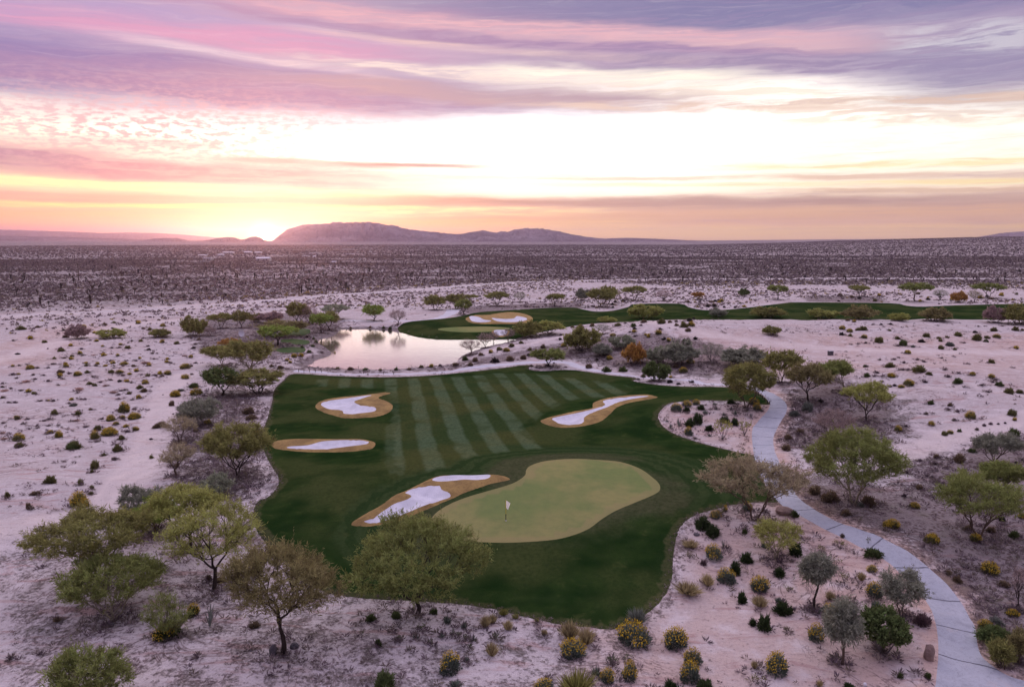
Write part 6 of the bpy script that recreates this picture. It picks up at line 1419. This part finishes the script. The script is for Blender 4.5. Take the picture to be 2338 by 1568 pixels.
clumps('desert_scrub', P, rg.uniform(.45, 1.5, len(P)) ** 1.15 * np.where(b > 0, 1.0, .72), 11, rg.beta(1.3, 1.5, len(P)) * np.where(b > 60, .84, 1.0), 'dense brown and grey desert scrub covering the plain beyond the road', 'scrub', 5, .40, .62)
P = sector(60000, 1350, 3800); P = P[free(P)]
clumps('desert_scrub', P, rg.uniform(1.1, 3.0, len(P)), 6, rg.beta(1.2, 1.8, len(P)) * .8, 'far scrub fading toward the mountains on the desert plain', 'scrub', 6, .6, .6)
# dry litter and weeds close by
def soft_in(P, poly): return inside(P[:, 0], P[:, 1], px_ground(poly, h_fast))
Z1 = [[(1800, 1130), (1900, 1100), (2338, 1110), (2500, 1200), (2500, 1600), (2300, 1530), (2255, 1480), (2210, 1330), (2060, 1235), (1900, 1165)], [(1800, 890), (1900, 865), (2060, 925), (2050, 1000), (1900, 1060), (1790, 1010)],
      [(1060, 835), (1300, 785), (1480, 765), (1640, 795), (1760, 835), (1740, 865), (1600, 858), (1460, 848), (1330, 822), (1200, 820)], [(2030, 1060), (2338, 1000), (2500, 1000), (2500, 1150), (2150, 1120)],
      [(380, 980), (470, 890), (620, 870), (600, 1000), (625, 1090), (575, 1160), (470, 1180), (380, 1110)], [(430, 720), (700, 712), (790, 728), (780, 748), (720, 770), (690, 830), (540, 845), (450, 800)], [(600, 842), (700, 838), (900, 846), (1050, 832), (1100, 836), (1000, 848), (860, 853), (680, 846)]]
P = np.vstack([sector(60000, 45, 150, 40), sector(60000, 150, 290, 30)]); k = np.zeros(len(P), bool)
for z_ in Z1: k |= soft_in(P, z_)
den = fbm(P[:, 0] / 7, P[:, 1] / 7, 3, 12)
k = (k & (rg.rand(len(P)) < sstep(den, .3, .6))) | (rg.rand(len(P)) < .13 * sstep(den, .42, .62))
P = P[k]
sw = np.array([(r['p'][0] + rg.normal() * r['W'] * .55, r['p'][1] + rg.normal() * r['W'] * .55) for r in SHR + SMALL for _ in range(7)]); tw = []
for tx, ty, tW in TREES:  # litter under each crown, also added to deepen the contact shade
    for _ in range(int(14 + 11 * min(tW, 9))): a_ = rg.uniform(0, 6.283); q_ = tW * .42 * rg.uniform(0, 1) ** .8; tw.append((tx + math.cos(a_) * q_, ty + math.sin(a_) * q_))
P = np.vstack([P, sw, np.array(tw)]); P = P[free(P, .4)]
clumps('dry_weeds', P, rg.uniform(.16, .68, len(P)) ** 1.3, 14, rg.beta(1.4, 1.4, len(P)) * .78, 'low dry weeds and litter covering the brushy slopes', 'weeds', 7, .16, .7)
# reeds and ragged growth along the pond edge
q = resample(POND, True); q = q + (rg.rand(*q.shape) - .5) * 1.6; q = np.vstack([q, q + (rg.rand(*q.shape) - .5) * 2.5]); dq = sdf(q[:, 0], q[:, 1], POND, 5); q = q[(dq > .1)]
clumps('pond_reeds', q, rg.uniform(.25, .8, len(q)), 12, rg.uniform(.2, .75, len(q)), 'brown reeds and weeds fringing the pond bank', 'reeds', 8, .12, 1.3)
# ragged turf edge grass
q = resample(g_turf, True); q = np.vstack([q, q, q]) + (rg.rand(len(q) * 3, 2) - .5) * .9
clumps('edge_weeds', q, rg.uniform(.10, .26, len(q)), 7, rg.uniform(.3, .85, len(q)), 'ragged dry grass along the turf edge', 'weeds', 9, .2, 1.0)

# ------------------------------------------------------------------ Joshua trees on the plain
def joshua(seed):
    rg = np.random.RandomState(seed); segs = []; heads = []
    def br(p, d, L, r, lv):
        q = p + d * L; segs.append((p, q, r, r * .85))
        if lv == 0 or rg.rand() < .15: heads.append((q, d)); return
        for i in range(rg.randint(2, 4)):
            dd = d * .7 + rg.normal(size=3) * .55; dd[2] = abs(dd[2]) + .35; dd /= np.linalg.norm(dd); br(q, dd, L * rg.uniform(.6, .85), r * .75, lv - 1)
    br(np.array([0, 0, -.1]), np.array([0, 0, 1.0]), 1.5, .22, 2)
    tv, tq = tube(segs, 5); P = []; D = []
    for h, d in heads:
        for i in range(46): x = rg.normal(size=3); x /= np.linalg.norm(x); P.append(h - d * rg.uniform(0, .5)); D.append(x + d * .6)
    V, Q = blades(np.array(P), np.array(D), np.full(len(P), .45), np.full(len(P), .10), rg)
    n = len(tv); A = np.concatenate([np.zeros(n), np.repeat(rg.uniform(0, .35, len(P)), 4)])
    return np.vstack([tv, V]), np.vstack([tq, Q + n]), A, n, len(tq)
JT = []
for i in range(4):
    V, Q, A, nv, nq = joshua(700 + i); V = V / V[:, 2].max()
    JT.append((mesh_np('trunk', V[:nv], Q[:nq], None, M['bark'], True), mesh_np('crown', V[nv:], Q[nq:] - nv, dict(v=A[nv:]), M['leaf']), V, Q, A))
P = sector(9000, 360, 1900, 34); b = beyond(P); P = P[(b > 15) & (rg.rand(len(P)) < np.where(b < 250, .6, .4))]; P = P[free(P)]
P = P[np.argsort(np.hypot(P[:, 0], P[:, 1]))]; hz = h_fast(P[:, 0], P[:, 1]); hh = rg.uniform(1.7, 4.3, len(P))
order = np.argsort(-(hh / np.hypot(P[:, 0], P[:, 1]))); near_, rest = order[:280], order[280:]
JN = {}; JL = []
for n_, i in enumerate(near_):
    e = empty('joshua_tree', Vector((P[i, 0], P[i, 1], float(hz[i]) - .1)), (i * 1.3) % 6.28)
    az = math.atan2(P[i, 0], P[i, 1]); sx = CX + F * math.tan(az) * 1.0
    k = int(min(max(sx // 98, 0), 23)); JN[k] = JN.get(k, 0) + 1
    bd = float(beyond(P[i:i + 1])[0]); JL.append((e, k, bd))
    for nm, me, c in (('trunk', JT[i % 4][0], (.05, .038, .034)), ('crown', JT[i % 4][1], (.072, .064, .05))):
        o = bpy.data.objects.new(nm, me); COL.objects.link(o); o.parent = e; o.scale = (hh[i] * .9, hh[i] * .9, hh[i]); o.color = (*c, 1)
LM = ['the left picture edge', 'the mauve bush on the left plain', 'the oval olive yellow bush', 'the dull olive bush', 'the round olive tree of the left plain', 'the white disc', 'the tee boxes', 'the left end of the pond', 'the middle of the pond', 'the right half of the pond',
      'the end of the far path', 'the wide far bunker', 'the small shore bunker', 'the left end of the ridge', 'the far tree pair', 'the large round yellow green bush', 'the small orange brown tree', 'the dark bushy tree', 'the dark green round tree', 'the low yellow green ridge bush',
      'the olive brown ridge bush', 'the widest far umbrella tree', 'the round orange tree', 'the right picture edge']
RK = ORD + ['thirteenth', 'fourteenth', 'fifteenth', 'sixteenth', 'seventeenth', 'eighteenth', 'nineteenth', 'twentieth', 'twenty first', 'twenty second', 'twenty third', 'twenty fourth', 'twenty fifth', 'twenty sixth', 'twenty seventh', 'twenty eighth', 'twenty ninth', 'thirtieth']
for k in range(24):
    for j, (e, _, bd) in enumerate(sorted([q for q in JL if q[1] == k], key=lambda q: q[2])):
        tag(e, 'spiky desert tree, %s beyond the road above %s' % (RK[min(j, len(RK) - 1)], LM[k]), 'tree', 'upright spiky trees beyond the road')
VV, QQ, AA, nb = [], [], [], 0
for i in rest[:3600]:
    V, Q, A = JT[i % 4][2:]; a = (i * 1.3) % 6.28; c_, s_ = math.cos(a) * hh[i], math.sin(a) * hh[i]
    v = np.stack([V[:, 0] * c_ - V[:, 1] * s_ + P[i, 0], V[:, 0] * s_ + V[:, 1] * c_ + P[i, 1], V[:, 2] * hh[i] + hz[i] - .1], 1)
    VV.append(v.astype(np.float32)); QQ.append(Q + nb); AA.append(A * .5); nb += len(V)
tag(link('far_joshua_trees', mesh_np('far_joshua_trees', np.vstack(VV), np.vstack(QQ), dict(v=np.concatenate(AA)), M['scrub'])), 'countless dark upright desert trees far out on the plain', 'trees', None, 'stuff')

# ------------------------------------------------------------------ air
HAZE = True
if HAZE:
    V, Q = prim([(0, 13500, 175, 60000, 29500, 370)])
    m = bpy.data.materials.new('haze'); m.use_nodes = True; N = NT(m.node_tree)
    v = N.n('ShaderNodeVolumePrincipled'); v.inputs['Color'].default_value = (0.78, 0.64, 1.0, 1); v.inputs['Density'].default_value = 0.000048; v.inputs['Anisotropy'].default_value = 0.85
    o = N.n('ShaderNodeOutputMaterial'); N.t.links.new(v.outputs[0], o.inputs['Volume'])
    h = link('haze', mesh_np('haze', V, Q, None, m)); tag(h, kind='stuff')
